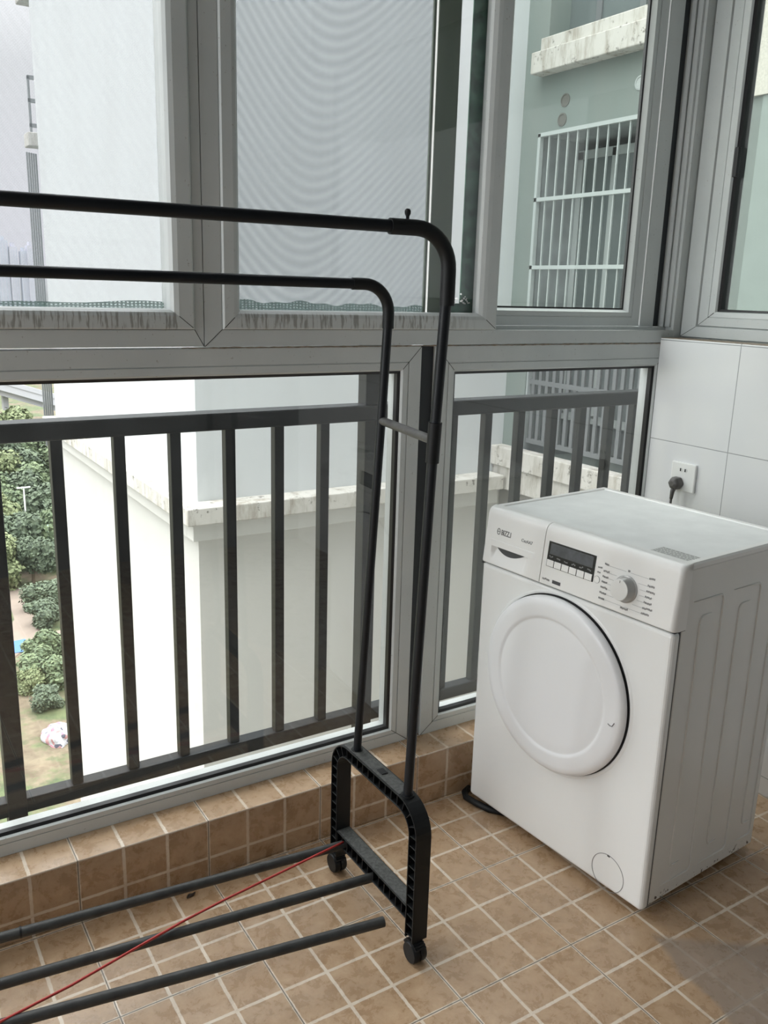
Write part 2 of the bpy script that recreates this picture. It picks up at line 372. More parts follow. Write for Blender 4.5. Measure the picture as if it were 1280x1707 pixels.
def ring(bm, rects, fm):                          # mitred frame: rects (u0,u1,v0,v1,d) joined in a closed loop
    L = []
    for u0, u1, v0, v1, d in rects: L.append([bm.verts.new(fm(*q, d)) for q in ((u0, v0), (u1, v0), (u1, v1), (u0, v1))])
    for a, b in zip(L, L[1:] + L[:1]):
        for k in range(4): bm.faces.new((a[k], a[(k + 1) % 4], b[(k + 1) % 4], b[k]))
def inset(r, l, rr, b, t, d): return (r[0] + l, r[1] - rr, r[2] + b, r[3] - t, d)
def mitres(parent, outer, inner, d, fm, corners=(0, 1, 2, 3), wd=0.0007):
    q = lambda r: ((r[0], r[2]), (r[1], r[2]), (r[1], r[3]), (r[0], r[3]))
    for k in corners:
        a = Vector(q(outer)[k]); b = Vector(q(inner)[k]); t = (b - a).normalized(); n = Vector((-t.y, t.x)) * wd
        bm = bmesh.new(); v = [bm.verts.new(fm(*p, dd)) for dd in (d - .0003, d + .001) for p in (a - n, a + n, b + n, b - n)]
        for f in ((0, 1, 2, 3), (4, 7, 6, 5), (0, 4, 5, 1), (1, 5, 6, 2), (2, 6, 7, 3), (3, 7, 4, 0)): bm.faces.new([v[i] for i in f])
        link('mitre_joint', bm, 'gasket', parent)
def pane(name, r, d, mat, fm, parent, th=0.005):
    bm = bmesh.new(); a = fm(r[0], r[2], d); b = fm(r[1], r[3], d + th)
    box(bm, min(a[0], b[0]), max(a[0], b[0]), min(a[1], b[1]), max(a[1], b[1]), min(a[2], b[2]), max(a[2], b[2]))
    return link(name, bm, mat, parent)

# ------------------------------------------------------------------ room shell
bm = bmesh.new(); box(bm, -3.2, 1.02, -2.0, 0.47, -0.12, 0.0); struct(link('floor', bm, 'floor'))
def curb():
    bm = bmesh.new(); x0, x1 = -3.2, 0.902
    box(bm, x0, x1, 0.308, 0.47, 0.0005, 0.152)
    bm.faces.ensure_lookup_table()
    for f in bm.faces:
        c = f.calc_center_median()
        if abs(c.z - 0.152) < 1e-4: f.material_index = 1
    return struct(link('trim_1', bm, ['curb_front', 'curb_top'], bevel=0.0012, seg=1))
curb()
bm = bmesh.new(); box(bm, 0.902, 1.06, -2.0, 0.4015, 0.0005, 1.264); struct(link('wall_right', bm, 'wall_tile', bevel=0.002))
bm = bmesh.new(); box(bm, 0.96, 1.10, -2.0, 0.47, 2.505, 2.75); struct(link('trim_2', bm, 'paint'))
bm = bmesh.new(); box(bm, -3.2, 0.958, 0.40, 0.47, 2.605, 2.75); struct(link('trim_3', bm, 'paint'))
bm = bmesh.new(); box(bm, -3.2, 1.10, -2.0, 0.47, 2.751, 2.85); struct(link('ceiling', bm, 'paint'))
bm = bmesh.new(); box(bm, -3.2, 1.10, -2.12, -2.001, -0.12, 2.75); struct(link('wall_back', bm, 'paint'))

# ------------------------------------------------------------------ windows
def frame_obj(name, rects, fm, parent, mat='frame', bevel=0.0015):
    bm = bmesh.new(); ring(bm, rects, fm); return link(name, bm, mat, parent, bevel=bevel)
def lower_window(name, r, l, rr, b, t):
    p = sthing(name)
    o = (*r, 0.06)
    q = lambda f, d: inset(r, l * f, rr * f, b * f, t * f, d)
    frame_obj('window_frame', [o, (*r, 0.0), q(0.62, 0.0), q(0.63, 0.0025), q(0.66, 0.0025), q(0.67, 0.0), q(0.93, 0.0), q(1.0, 0.005), q(1.0, 0.06)], mw, p, bevel=0)
    mitres(p, r, q(.93, 0)[:4], 0.0, mw)
    i = q(1.0, 0)[:4]
    g = 0.007
    ri = lambda k, d: (i[0] + k, i[1] - k, i[2] + k, i[3] - k, d)
    frame_obj('gasket', [ri(0.0005, 0.025), ri(0.0005, 0.006), ri(g, 0.010), ri(g, 0.025)], mw, p, 'gasket', 0)
    pane('glass_pane', ri(0.002, 0)[:4], 0.0175, 'glass_low', mw, p)
    return p
lower_window('window_1', (-2.6, 0.025, 0.153, 1.246), 0.06, 0.058, 0.045, 0.060)
lower_window('window_2', (0.070, 0.9555, 0.153, 1.246), 0.064, 0.060, 0.050, 0.066)
bm = bmesh.new(); box(bm, 0.0255, 0.0695, W + 0.012, W + 0.05, 0.153, 1.2455); struct(link('trim_4', bm, 'cavity'))
def wavy_strip(name, x0, x1, z, h, d):
    bm = bmesh.new(); n = int((x1 - x0) / 0.012); rows = [[], [], [], []]
    for i in range(n + 1):
        x = x0 + (x1 - x0) * i / n; a = z + h * random.uniform(0.1, 1.0); b = z - h * random.uniform(0.0, 0.7)
        for k, (yy, zz) in enumerate(((W - 0.0005, b), (W - d, b), (W - d, a), (W - 0.0005, a))): rows[k].append((x, yy, zz))
    grid(bm, rows); return struct(link(name, bm, 'caulk'))
wavy_strip('trim_5', -0.60, 0.955, 1.2475, 0.0028, 0.002)
def jaggy(x0, x1, z0, amp, name):
    return None

def upper_left():
    p = sthing('window_3'); r = (-2.6, -0.548, 1.2505, 2.60)
    frame_obj('window_frame', [(*r, 0.06), (*r, 0.0), inset(r, .02, .021, .036, .036, 0.0), inset(r, .02, .021, .036, .036, 0.06)], mw, p)
    s = (-2.575, -0.570, 1.2875, 2.56)
    q = lambda k, d: inset(s, k, k, k * .80, k * .80, d)
    frame_obj('window_sash', [(*s, .05), (*s, -0.003), q(.004, -0.006), q(.034, -0.006), q(.044, -0.003), q(.050, .004), q(.052, .014), q(.052, .05)], mw, p, bevel=0)
    mitres(p, q(.004, 0)[:4], q(.034, 0)[:4], -.006, mw); mitres(p, r, inset(r, .02, .021, .036, .036, 0)[:4], 0.0, mw)
    g = q(.052, 0)[:4]
    pane('glass_pane', g, 0.022, 'glass_left', mw, p)
    return p, g
p3, g3 = upper_left()
def upper_mid():
    p = sthing('window_4')
    r = (-0.5465, 0.955, 1.2505, 2.60)
    frame_obj('window_frame', [(*r, 0.085), (*r, 0.0), inset(r, .040, .0005, .036, .036, 0.0), inset(r, .040, .0005, .036, .036, 0.03), inset(r, .040, .0005, .045, .036, .032), inset(r, .040, .0005, .045, .036, 0.085)], mw, p)
    s = (-0.5055, 0.257, 1.2875, 2.56)
    q = lambda k, d: inset(s, k * .83, k * 1.12, k * .80, k * .80, d)
    sash = frame_obj('window_sash', [(*s, .026), (*s, -0.003), q(.004, -0.006), q(.032, -0.006), q(.042, -0.004), q(.050, .003), q(.0525, .012), q(.0525, .026)], mw, p, bevel=0)
    mitres(p, q(.004, 0)[:4], q(.032, 0)[:4], -.006, mw); mitres(p, r, inset(r, .040, .0005, .036, .036, 0)[:4], 0.0, mw, (0, 3))
    g = q(.0525, 0)[:4]
    pane('glass_pane', g, 0.014, 'glass_left', mw, p, 0.004)
    return p, g
p4, g4 = upper_mid()
def outer_sash():
    p = sthing('window_5')
    s = (0.205, 0.837, 1.297, 2.56); d = 0.034
    q = lambda k, dd: inset(s, k, k * 1.0, k * .83, k * .83, dd)
    frame_obj('window_sash', [(*s, d + .028), (*s, d), q(.030, d), q(.031, d + .002), q(.034, d + .002), q(.035, d), q(.048, d), q(.056, d + .014), q(.056, d + .028)], mw, p, bevel=0)
    i = q(.056, 0)[:4]; ri = lambda k, dd: (i[0] + k, i[1] - k, i[2] + k, i[3] - k, dd)
    frame_obj('gasket', [ri(.0004, d + .024), ri(.0004, d + .0145), ri(.005, d + .0155), ri(.005, d + .024)], mw, p, 'gasket', 0)
    pane('glass_pane', ri(.001, 0)[:4], d + .0165, 'glass_up', mw, p)
    # jamb profile towards the corner
    bm = bmesh.new(); box(bm, .8465, .9035, W + .036, W + .046, 1.296, 2.563); link('jamb', bm, 'frame', p, bevel=.0015)
    bm = bmesh.new(); box(bm, .9037, .9545, W + .046, W + .050, 1.296, 2.563); link('track_groove', bm, 'cavity', p)
    bm = bmesh.new(); box(bm, .9345, .940, W + .026, W + .046, 1.296, 2.563); link('jamb_fin', bm, 'frame', p, bevel=.001)
    bm = bmesh.new(); box(bm, .945, .9547, W + .010, W + .046, 1.296, 2.563); link('jamb_fin', bm, 'frame', p, bevel=.001)
    bm = bmesh.new(); box(bm, .8380, .8455, W + .0375, W + .0385, 1.300, 2.56); link('light_slit', bm, 'white_strip', p)  # translucent strip added to draw the bright slit of light beside the jamb
    return p
outer_sash()
def screen():
    # insect mesh behind the sliding sash with its frame, torn green net along the bottom
    p = sthing('window_6'); p.name = 'window_6'
    bm = bmesh.new(); box(bm, -0.51, 0.050, W + .036, W + .037, 1.290, 2.56); link('insect_screen', bm, 'screen_rings', p)
    bm = bmesh.new(); box(bm, .0455, .0525, W + .032, W + .038, 1.287, 2.56); link('screen_edge', bm, 'olive', p)
    bm = bmesh.new(); box(bm, .0530, .0600, W + .0345, W + .0355, 1.287, 2.56); link('light_slit', bm, 'white_strip', p)  # white strip added for the bright slit of light at the mesh edge
    bm = bmesh.new(); box(bm, .0605, .126, W + .032, W + .037, 1.287, 2.56); link('screen_stile', bm, 'olive', p, bevel=.002)
    bm = bmesh.new(); box(bm, .160, .2045, W + .032, W + .036, 1.352, 2.56); box(bm, .127, .2045, W + .032, W + .036, 1.287, 1.352); link('weather_strip', bm, 'dark_green', p, bevel=.002)
    def net(name, x0, x1, z0, d, hs):
        bm = bmesh.new(); n = 60; rows = [[], []]; 
        for i in range(n + 1):
            t = i / n; x = x0 + (x1 - x0) * t
            h = hs[0] + (hs[1] - hs[0]) * t + .003 * math.sin(t * 21) + .002 * math.sin(t * 53 + 1)
            rows[0].append((x, W + d + .0012 * math.sin(t * 90), z0)); rows[1].append((x, W + d + .0012 * math.sin(t * 90 + .6), z0 + h))
        grid(bm, rows); o = link(name, bm, 'green_net', p); m = o.modifiers.new('solid', 'SOLIDIFY'); m.thickness = .0012; return o
    net('net_strip', -0.50, 0.045, 1.300, .033, (.050, .042))
    net('net_strip', -2.5, -0.60, 1.300, .040, (.046, .040))
    bm = bmesh.new(); box(bm, -2.55, -0.60, W + .046, W + .047, 1.300, 2.55); link('insect_screen', bm, 'screen_plain', p)
    # crumbled white glue in the corner of the pane
    bm = bmesh.new()
    for i in range(26):
        c = Vector((random.uniform(.135, .20), W + .029, 1.352 + abs(random.gauss(0, .008))))
        bmesh.ops.create_icosphere(bm, subdivisions=1, radius=random.uniform(.0012, .003), matrix=Matrix.Translation(c))
    link('glue_crumbs', bm, 'white_strip', p)
screen()
def right_window():
    p = sthing('window_7'); r = (-1.95, 0.4015, 1.266, 2.50)
    bm = bmesh.new()
    frame_obj('window_frame', [(*r, .07), (*r, 0.012), inset(r, .004, .004, .004, .004, 0.0), inset(r, .055, .056, .034, .034, 0.0), inset(r, .058, .060, .038, .038, 0.012), inset(r, .058, .060, .038, .038, .07)], mr, p, bevel=0)
    s = (-1.89, .341, 1.3045, 2.46)
    q = lambda k, d: inset(s, k, k, k * .74, k * .74, d)
    frame_obj('window_sash', [(*s, .06), (*s, 0.004), q(.032, 0.004), q(.033, .006), q(.035, .006), q(.036, .004), q(.054, .006), q(.057, .012), q(.057, .06)], mr, p, bevel=0)
    mitres(p, q(.001, 0)[:4], q(.052, 0)[:4], .0042, mr); mitres(p, inset(r, .004, .004, .004, .004, 0)[:4], inset(r, .055, .056, .034, .034, 0)[:4], 0.0, mr)
    i = q(.057, 0)[:4]; ri = lambda k, dd: (i[0] + k, i[1] - k, i[2] + k, i[3] - k, dd)
    frame_obj('gasket', [ri(.0004, .05), ri(.0004, .013), ri(.007, .018), ri(.007, .05)], mr, p, 'gasket', 0)
    pane('glass_pane', ri(.001, 0)[:4], .026, 'glass_up', mr, p)
    bm = bmesh.new(); box(bm, .990, 1.004, .272, .284, 1.72, 1.80); link('glazing_clip', bm, 'gasket', p, bevel=.002)
right_window()
bm = bmesh.new(); box(bm, 0.9552, 1.055, 0.4017, 0.47, 1.251, 2.60); struct(link('trim_6', bm, 'frame', bevel=.004))
bm = bmesh.new(); box(bm, 0.904, 0.984, -1.95, 0.4005, 1.2642, 1.2655); struct(link('trim_7', bm, 'caulk'))
bm = bmesh.new(); box(bm, 0.9557, 1.06, 0.4022, 0.47, 0.0005, 1.2503); struct(link('trim_8', bm, 'paint'))

# ------------------------------------------------------------------ balcony railing
def railing():
    t = thing('balcony_railing', 'charcoal metal balustrade with square bars outside the lower window panes', 'railing', (0, 0.52, 0))
    def pb(name, x0, x1, y0, y1, z0, z1, bev=.002):
        bm = bmesh.new(); box(bm, x0, x1, y0, y1, z0, z1); return link(name, bm, 'rail', t, bevel=bev)
    pb('top_rail', -2.8, 1.35, 0.0, 0.055, 1.044, 1.087, .005)
    pb('bottom_rail', -2.8, 1.35, 0.008, 0.046, 0.165, 0.203, .003)
    xs = [(-1.003, 2)] + [(x, 1) for x in (-0.855, -0.718, -0.587, -0.450, -0.319, -0.189)] + [(-0.062, 2)] + [(x, 1) for x in (0.225, 0.350, 0.475, 0.606, 0.727, 0.852, 0.965)]
    xs += [(x, 1) for x in (-1.13, -1.26, -1.39, -1.52, -1.65)]
    for x, k in xs:
        if k == 2: pb('post', x, x + .042, .004, .046, -.25, 1.044 if x < -.5 else 1.245)
        else: pb('baluster', x, x + .026, .014, .040, .203, 1.044)
railing()

# ------------------------------------------------------------------ washing machine
ANG = math.atan2(-0.997, 0.0739)
def text_mesh(name, txt, size, mat, parent, loc, rot, ext=0.0004, sx=1.0, bold=0.0):
    c = bpy.data.curves.new(name, 'FONT'); c.body = txt; c.size = size; c.offset = size * bold; c.extrude = ext; c.resolution_u = 3
    o = bpy.data.objects.new(name + '_tmp', c); col().objects.link(o)
    dg = bpy.context.evaluated_depsgraph_get(); me = bpy.data.meshes.new_from_object(o.evaluated_get(dg))
    bpy.data.objects.remove(o); me.materials.clear(); me.materials.append(M[mat]); me.name = name
    r = bpy.data.objects.new(name, me); col().objects.link(r); r.parent = parent; r.location = loc; r.rotation_euler = rot; r.scale = (sx, 1, 1)
    return r
def washer():
    t = thing('washing_machine', 'white front-loading washing machine standing against the tiled wall', 'washing machine', (0.147, 0.262, 0.0), ANG)
    Wd, D = 0.588, 0.455
    bm = bmesh.new(); box(bm, .004, Wd - .004, .031, D, .024, .8365)
    link('cabinet', bm, 'side', t, bevel=.004)
    bm = bmesh.new()
    # embossed pressings on the side sheet
    def rib(pts):
        pts = [Vector((Wd - .0035, a, b)) for a, b in pts]; out = [pts[0]]
        for i in range(1, len(pts) - 1):
            a, b, c = pts[i - 1], pts[i], pts[i + 1]; r_ = min(.014, (a - b).length * .4, (c - b).length * .4)
            p0 = b + (a - b).normalized() * r_; p2 = b + (c - b).normalized() * r_
            for k in range(6):
                u = k / 5; out.append(p0 * (1 - u) ** 2 + b * 2 * u * (1 - u) + p2 * u * u)
        out.append(pts[-1]); tube(bm, out, .0028, 8, rs=[.0008] + [.0028] * (len(out) - 2) + [.0008])
    for k in range(3):
        o_ = k * .147
        rib([(.066 + o_, .760), (.175 + o_, .758), (.180 + o_, .060), (.066 + o_, .062)] if k < 2 else [(.36, .760), (.435, .760), (.435, .06), (.37, .062)])
        rib([(.136 + o_, .722), (.096 + o_, .720), (.096 + o_, .102), (.130 + o_, .104)])
    link('side_pressing', bm, 'side', t, smooth=True)
    bm = bmesh.new(); box(bm, 0, Wd, 0, .0285, .021, .7015)
    link('front_panel', bm, 'white_enamel', t, bevel=.011, seg=4)
    # ---- top plate: rim and sunken sheet
    bm = bmesh.new()
    r0 = (-.001, Wd + .001, .026, D + .006)
    def R(k, z): return (r0[0] + k, r0[1] - k, r0[2] + k, r0[3] - k, z)
    ring(bm, [R(0, .838), R(0, .846), R(.004, .8505), R(.018, .8505), R(.021, .8475), R(.021, .838)], lambda u, v, d: (u, v, d))
    link('top_rim', bm, 'white_plastic', t)
    bm = bmesh.new(); box(bm, .0195, Wd - .0195, .046, D - .014, .839, .8478); tp = link('top_panel', bm, 'top_plate', t)
    bm = bmesh.new(); box(bm, -.05, .05, -.028, .028, 0, .0004); lb = link('warning_label', bm, 'label', tp, loc=(.521, .070, .8478))
    lb['label'] = 'small pale printed sticker on the top'
    bm = bmesh.new()
    for k in range(6):
        x = -.046
        while x < .044:
            l_ = random.uniform(.004, .013); box(bm, x, min(x + l_, .046), -.022 + k * .0085, -.0195 + k * .0085, .0004, .0006); x += l_ + .003
    link('fine_print', bm, 'grey_mark', lb)
    # ---- control panel
    def yy(z): return -.006 + (z - .703) * .105
    prof = [(.040, .7035), (.006, .7035), (-.002, .7045), (-.0055, .708)] + [(yy(z), z) for z in (.72, .74, .76, .78, .80, .82, .83)]
    prof += [(.0085, .8365), (.0115, .843), (.0165, .8478), (.0235, .8503), (.032, .8508), (.0325, .838)]
    def panel(name, s0, s1, rl, rr):
        bm = bmesh.new(); ss = []
        N = 6
        for k in range(N + 1):
            a = PI / 2 * k / N; ss.append((s0 + rl * (1 - math.sin(a)), rl * (1 - math.cos(a)))) if rl else None
        ss = ss[::-1] if rl else [(s0, 0)]
        ss = [(s0 + rl * (1 - math.cos(PI / 2 * k / N)), rl * (1 - math.sin(PI / 2 * k / N))) for k in range(N + 1)] if rl else [(s0, 0.0)]
        ss += [(s1 - rr * (1 - math.cos(PI / 2 * k / N)), rr * (1 - math.sin(PI / 2 * k / N))) for k in range(N, -1, -1)] if rr else [(s1, 0.0)]
        rows = []
        for s, dy in ss: rows.append([(s, min(y + dy, .040) if i else y, z) for i, (y, z) in enumerate(prof)] )
        grid(bm, rows)
        for row in (rows[0], rows[-1]): bm.faces.new([bm.verts.new(p) for p in row])
        return bm
    cp = link('control_panel', panel('c', .2075, Wd + .001, 0, .012), 'white_plastic', t, smooth='auto')
    # ---- detergent drawer: front with a moulded finger recess
    bm = bmesh.new(); rows = []
    S = [-.001 + (.2055 + .001) * i / 60 for i in range(61)]
    Z = [.7035, .7045, .708] + [.712 + .0022 * i for i in range(20)] + [.7543, .7546, .757, .770, .7715, .775, .79, .81, .83, .8365, .843, .8478, .8503, .8508]
    Yt = {.8365: .0085, .843: .0115, .8478: .0165, .8503: .0235, .8508: .032, .7035: .006, .7045: -.002, .708: -.0055}
    for s in S:
        row = []
        rl = .012; dl = rl - math.sqrt(max(0, rl * rl - max(0, rl - (s + .001)) ** 2))
        for z in Z:
            y = Yt.get(z, yy(z)) + dl
            a = min(1, max(0, (s - .030) / .010)) * min(1, max(0, (.163 - s) / .020)); a = a * a * (3 - 2 * a)
            if .712 <= z <= .7544:
                u = (z - .712) / .0424; bow = 1 - .35 * abs((s - .095) / .07) ** 2
                y += a * (.016 * u)
            if .7545 <= z <= .7712 and .026 < s < .181: y -= .0012
            row.append((s, y, z))
        rows.append(row)
    grid(bm, rows)
    bm.faces.new([bm.verts.new(p) for p in rows[0]] ); bm.faces.new([bm.verts.new(p) for p in rows[-1]])
    dr = link('detergent_drawer', bm, 'white_plastic', t, smooth='auto')
    bm = bmesh.new(); lens = [[], []]
    for k in range(25):
        s = .040 + .112 * k / 24; h = .019 * max(.04, 1 - abs((s - .088) / .058) ** 2.0)
        for row, z in zip(lens, (.7542, .7542 - h)):
            u = (z - .712) / .0424; a = min(1, max(0, (s - .030) / .010)) * min(1, max(0, (.163 - s) / .020)); a = a * a * (3 - 2 * a)
            row.append((s, yy(z) + a * .016 * u - .0006, z))
    grid(bm, lens); link('slot_shade', bm, 'slot_shadow', dr)  # flat dark lens, the shade under the lip put into its colour
    # dark joints between the panels
    bm = bmesh.new(); box(bm, .0045, Wd - .0045, .0275, .0315, .024, .7025); link('joint', bm, 'joint_grey', t)
    bm = bmesh.new(); box(bm, .0015, Wd - .0015, .004, .042, .7008, .7042); link('joint', bm, 'cavity', t)
    bm = bmesh.new(); box(bm, .0030, Wd - .0030, .0315, D, .8360, .8385); link('joint', bm, 'cavity', t)
    bm = bmesh.new(); box(bm, .2040, .2085, .012, .040, .7045, .8375); link('joint', bm, 'cavity', t)
    TILT = math.radians(90 - 6)
    def on(s, z, e): return (s, yy(z) - e, z)
    bm = bmesh.new(); box(bm, .0, .007, 0, .010, 0, .0035); link('hinge_stub', bm, 'gasket', t, loc=(-.006, .004, .697))
    # emblem: ring with a bar, and worn lettering
    bm = bmesh.new()
    N = 24
    def oval(rx, rz, e): return [bm.verts.new(on(.050 + rx * math.cos(2 * PI * k / N), .7945 + rz * math.sin(2 * PI * k / N), e)) for k in range(N)]
    a_, b_ = oval(.0062, .0085, .0006), oval(.0040, .0062, .0006)
    for k in range(N): bm.faces.new((a_[k], a_[(k + 1) % N], b_[(k + 1) % N], b_[k]))
    for q in ((.0462, .0538, .7935, .7955),):
        v = [bm.verts.new(on(x, z, .0007)) for x, z in ((q[0], q[2]), (q[1], q[2]), (q[1], q[3]), (q[0], q[3]))]; bm.faces.new(v)
    link('emblem', bm, 'grey_mark', dr)
    text_mesh('logo', 'BIZZ.I', .0195, 'grey_mark', dr, on(.0590, .7878, .0006), (TILT, 0, 0), sx=.70, bold=.012)
    text_mesh('model_text', 'CxzAA7', .0115, 'grey_mark', dr, on(.131, .7885, .0006), (TILT, 0, 0), sx=.95)
    # ---- display
    def slab(name, s0, s1, z0, z1, e0, e1, mat, par, bev=0):
        bm = bmesh.new(); v = [bm.verts.new(on(s, z, e)) for s in (s0, s1) for z in (z0, z1) for e in (e0, e1)]
        for q in ((0, 1, 3, 2), (4, 6, 7, 5), (0, 4, 5, 1), (2, 3, 7, 6), (0, 2, 6, 4), (1, 5, 7, 3)): bm.faces.new([v[i] for i in q])
        return link(name, bm, mat, par, bevel=bev)
    ds = slab('display', .2215, .3655, .7520, .8130, -.001, .0012, 'lcd_frame', t, .0006)
    slab('screen', .2285, .3590, .7830, .8095, .0010, .0015, 'lcd', ds)
    for k in range(6):
        s0 = .2240 + k * .0234; slab('button', s0, s0 + .0212, .7535, .7690, .0010, .0030, 'white_plastic', ds, .0007)
    bm = bmesh.new()
    for k in range(6):
        for j in range(3):
            s0 = .2285 + k * .0234 + j * .004; z0 = .7735 + random.uniform(0, .003)
            v = [bm.verts.new(on(x, z, .0014)) for x, z in ((s0, z0), (s0 + .003, z0), (s0 + .003, z0 + .003), (s0, z0 + .003))]; bm.faces.new(v)
    link('symbols', bm, 'grey_mark', ds)
    def marks(name, s0, s1, zc, h, mat, par):
        bm = bmesh.new(); s = s0
        while s < s1:
            l_ = random.uniform(.0016, .0032); z0 = zc + random.uniform(-.2, .2) * h
            v = [bm.verts.new(on(x, z, .0006)) for x, z in ((s, z0 - h / 2), (s + l_, z0 - h / 2), (s + l_, z0 + h / 2), (s, z0 + h / 2))]; bm.faces.new(v); s += l_ + .0009
        return link(name, bm, mat, par)
    marks('print', .216, .238, .7200, .0045, 'grey_mark', cp)
    slab('print_badge', .2480, .2735, .7155, .7235, .0003, .0007, 'dark_print', cp)
    # ---- dial with its ring of program marks
    kc = (.4565, .7625)
    for i in range(7):
        z = .7985 - i * .0125 + (.004 if i == 0 else 0); wv = .012 + .002 * (i % 3)
        marks('print', .391 - i * .0005, .391 + wv, z, .0042, 'grey_mark', cp)
        marks('print', .511 - i * .001, .511 + wv + .002, z, .0042, 'grey_mark', cp)
    bm = bmesh.new()
    for i in range(7):
        z = .7960 - i * .0123 + (.004 if i == 0 else 0); r_ = .036
        dx = math.sqrt(max(.0004, r_ ** 2 - (z - kc[1]) ** 2)) if abs(z - kc[1]) < r_ else .006
        for a, b in ((.402, kc[0] - dx), (kc[0] + dx, .510)):
            v = [bm.verts.new(on(x, zz, .0005)) for x, zz in ((a, z), (b, z), (b, z + .0009), (a, z + .0009))]; bm.faces.new(v)
    link('dial_lines', bm, 'light_print', cp)
    marks('print', .450, .470, .7190, .0045, 'grey_mark', cp); marks('print', .455, .459, .8030, .0045, 'grey_mark', cp)
    marks('print', .374, .386, .7905, .0035, 'grey_mark', cp); marks('print', .374, .382, .7790, .0035, 'grey_mark', cp)
    def dial(name, prof, mat, par, c, rot=True):
        bm = bmesh.new(); lathe(bm, prof, 40, 'z'); return link(name, bm, mat, par, smooth='auto', loc=on(c[0], c[1], 0), rot=(TILT, 0, 0))
    bt = dial('start_button', [(.0078, 0), (.0078, .0012), (.0066, .0012), (.0062, .0006)], 'white_plastic', t, (.3755, .7610))
    bm = bmesh.new(); lathe(bm, [(.0086, 0), (.0086, .0006), (.0080, .0006), (.0080, 0)], 32, cap=False); link('button_ring', bm, 'grey_mark', bt)
    kb = dial('program_dial', [(.0305, 0), (.0305, .003), (.0285, .004), (.0272, .006), (.0240, .022), (.0225, .0245)], 'knob_side', t, kc)
    bm = bmesh.new(); lathe(bm, [(.0242, .0205), (.0228, .0247), (.020, .0252), (.002, .0248)], 40); link('dial_cap', bm, 'knob', kb, smooth='auto')
    bm = bmesh.new(); box(bm, -.0007, .0007, .016, .021, .0249, .0256); link('pointer', bm, 'grey_mark', kb)
    # ---- door
    DC = (.279, .466)
    bm = bmesh.new(); lathe(bm, [(.2235, .0), (.2235, .0012), (.2165, .0012), (.2165, 0)], 96, 'y', (DC[0], 0, DC[1]), -1, cap=False); link('door_gap_shade', bm, 'gasket', t)  # flat dark ring painted for the shadowed gap around the door
    bm = bmesh.new(); lathe(bm, [(.232, .0), (.2305, .0010), (.2245, .0012), (.2235, .0004)], 96, 'y', (DC[0], 0, DC[1]), -1, cap=False); link('door_surround', bm, 'white_enamel', t, smooth=True)
    bm = bmesh.new(); lathe(bm, [(.216, .0013), (.2205, .006), (.2210, .012), (.2185, .018), (.212, .0225), (.200, .0245), (.176, .0248), (.1705, .0242), (.1675, .0222), (.1645, .0216), (.1615, .0222), (.14, .0224), (.08, .0228), (.002, .023)], 128, 'y', (DC[0], 0, DC[1]), -1)
    dd = link('door', bm, 'door_white', t, smooth=True)
    bm = bmesh.new()
    tube(bm, [(.464, -.0249, .449), (.470, -.0252, .4465), (.476, -.0252, .4475), (.481, -.0250, .457)], .0011, 6); link('scuff_mark', bm, 'grey_mark', dd)
    # ---- pump cover and feet
    pc = (.487, .0645)
    bm = bmesh.new(); lathe(bm, [(.0470, 0), (.0470, .0007), (.0458, .0007), (.0458, 0)], 64, 'y', (pc[0], 0, pc[1]), -1, cap=False)
    pv = link('pump_cover', bm, 'grey_mark', t)
    bm = bmesh.new(); box(bm, pc[0] - .005, pc[0] + .002, -.001, .0, pc[1] + .0425, pc[1] + .0465); link('cover_notch', bm, 'dark_print', pv)
    for s, d in ((.05, .06), (Wd - .05, .06), (.05, D - .05), (Wd - .05, D - .05)):
        bm = bmesh.new(); lathe(bm, [(.022, .0003), (.023, .004), (.021, .010), (.010, .012), (.010, .0245)], 24, 'z', (s, d, 0)); link('foot', bm, 'black_plastic', t, smooth='auto')
washer()
def shadow_tube():
    bm = bmesh.new(); tube(bm, [(0.175, 0.296, 0.010), (0.150, 0.285, 0.010), (0.138, 0.262, 0.010), (0.145, 0.225, 0.0095), (0.158, 0.185, 0.009), (0.20, 0.13, 0.009)], .0088, 10)  # added tube stands for a dark shadow patch at the machine's base
    tag(link('base_shadow', bm, 'black_plastic', smooth=True), 'black hose end lying on the floor under the machine\'s front edge', 'shadow_tube')
shadow_tube()

# ------------------------------------------------------------------ socket and plug
def socket():
    t = thing('wall_socket', 'white square wall socket on the white tiles above the machine', 'socket', (0.902, 0.256, 0.862))
    bm = bmesh.new(); box(bm, -.0095, -.0002, -.044, .044, -.043, .043); link('faceplate', bm, 'socket', t, bevel=.003)
    for y in (.009, -.008):
        bm = bmesh.new(); lathe(bm, [(.0068, 0), (.0060, .0012), (.0045, .0006)], 20, 'x', (-.0096, y, .021), -1); s = link('pin_hole', bm, 'socket', t)
        bm = bmesh.new(); box(bm, -.0115, -.0099, y - .0017, y + .0017, .0165, .0255); link('slot', bm, 'hole', s)
    u = thing('power_plug', 'grey moulded plug with cable pushed into the wall socket', 'plug', (0.8922, 0.268, 0.842))
    bm = bmesh.new(); lathe(bm, [(.0205, .0002), (.0212, .006), (.0205, .020), (.0165, .028), (.008, .031)], 6, 'x', (0, 0, 0), -1); link('plug_body', bm, 'plug', u, bevel=.003, seg=3)
    bm = bmesh.new(); tube(bm, [(-.018, 0, -.012), (-.022, .001, -.026), (-.023, .002, -.048)], .006, 12, rs=[.008, .0065, .0048]); link('strain_relief', bm, 'plug', u, smooth=True)
    bm = bmesh.new(); tube(bm, [(-.023, .002, -.046), (-.0235, .004, -.10), (-.026, .010, -.22), (-.03, .01, -.40), (-.05, -.01, -.62), (-.06, -.03, -.74)], .0038, 10); link('cable', bm, 'plug', u, smooth=True)
socket()

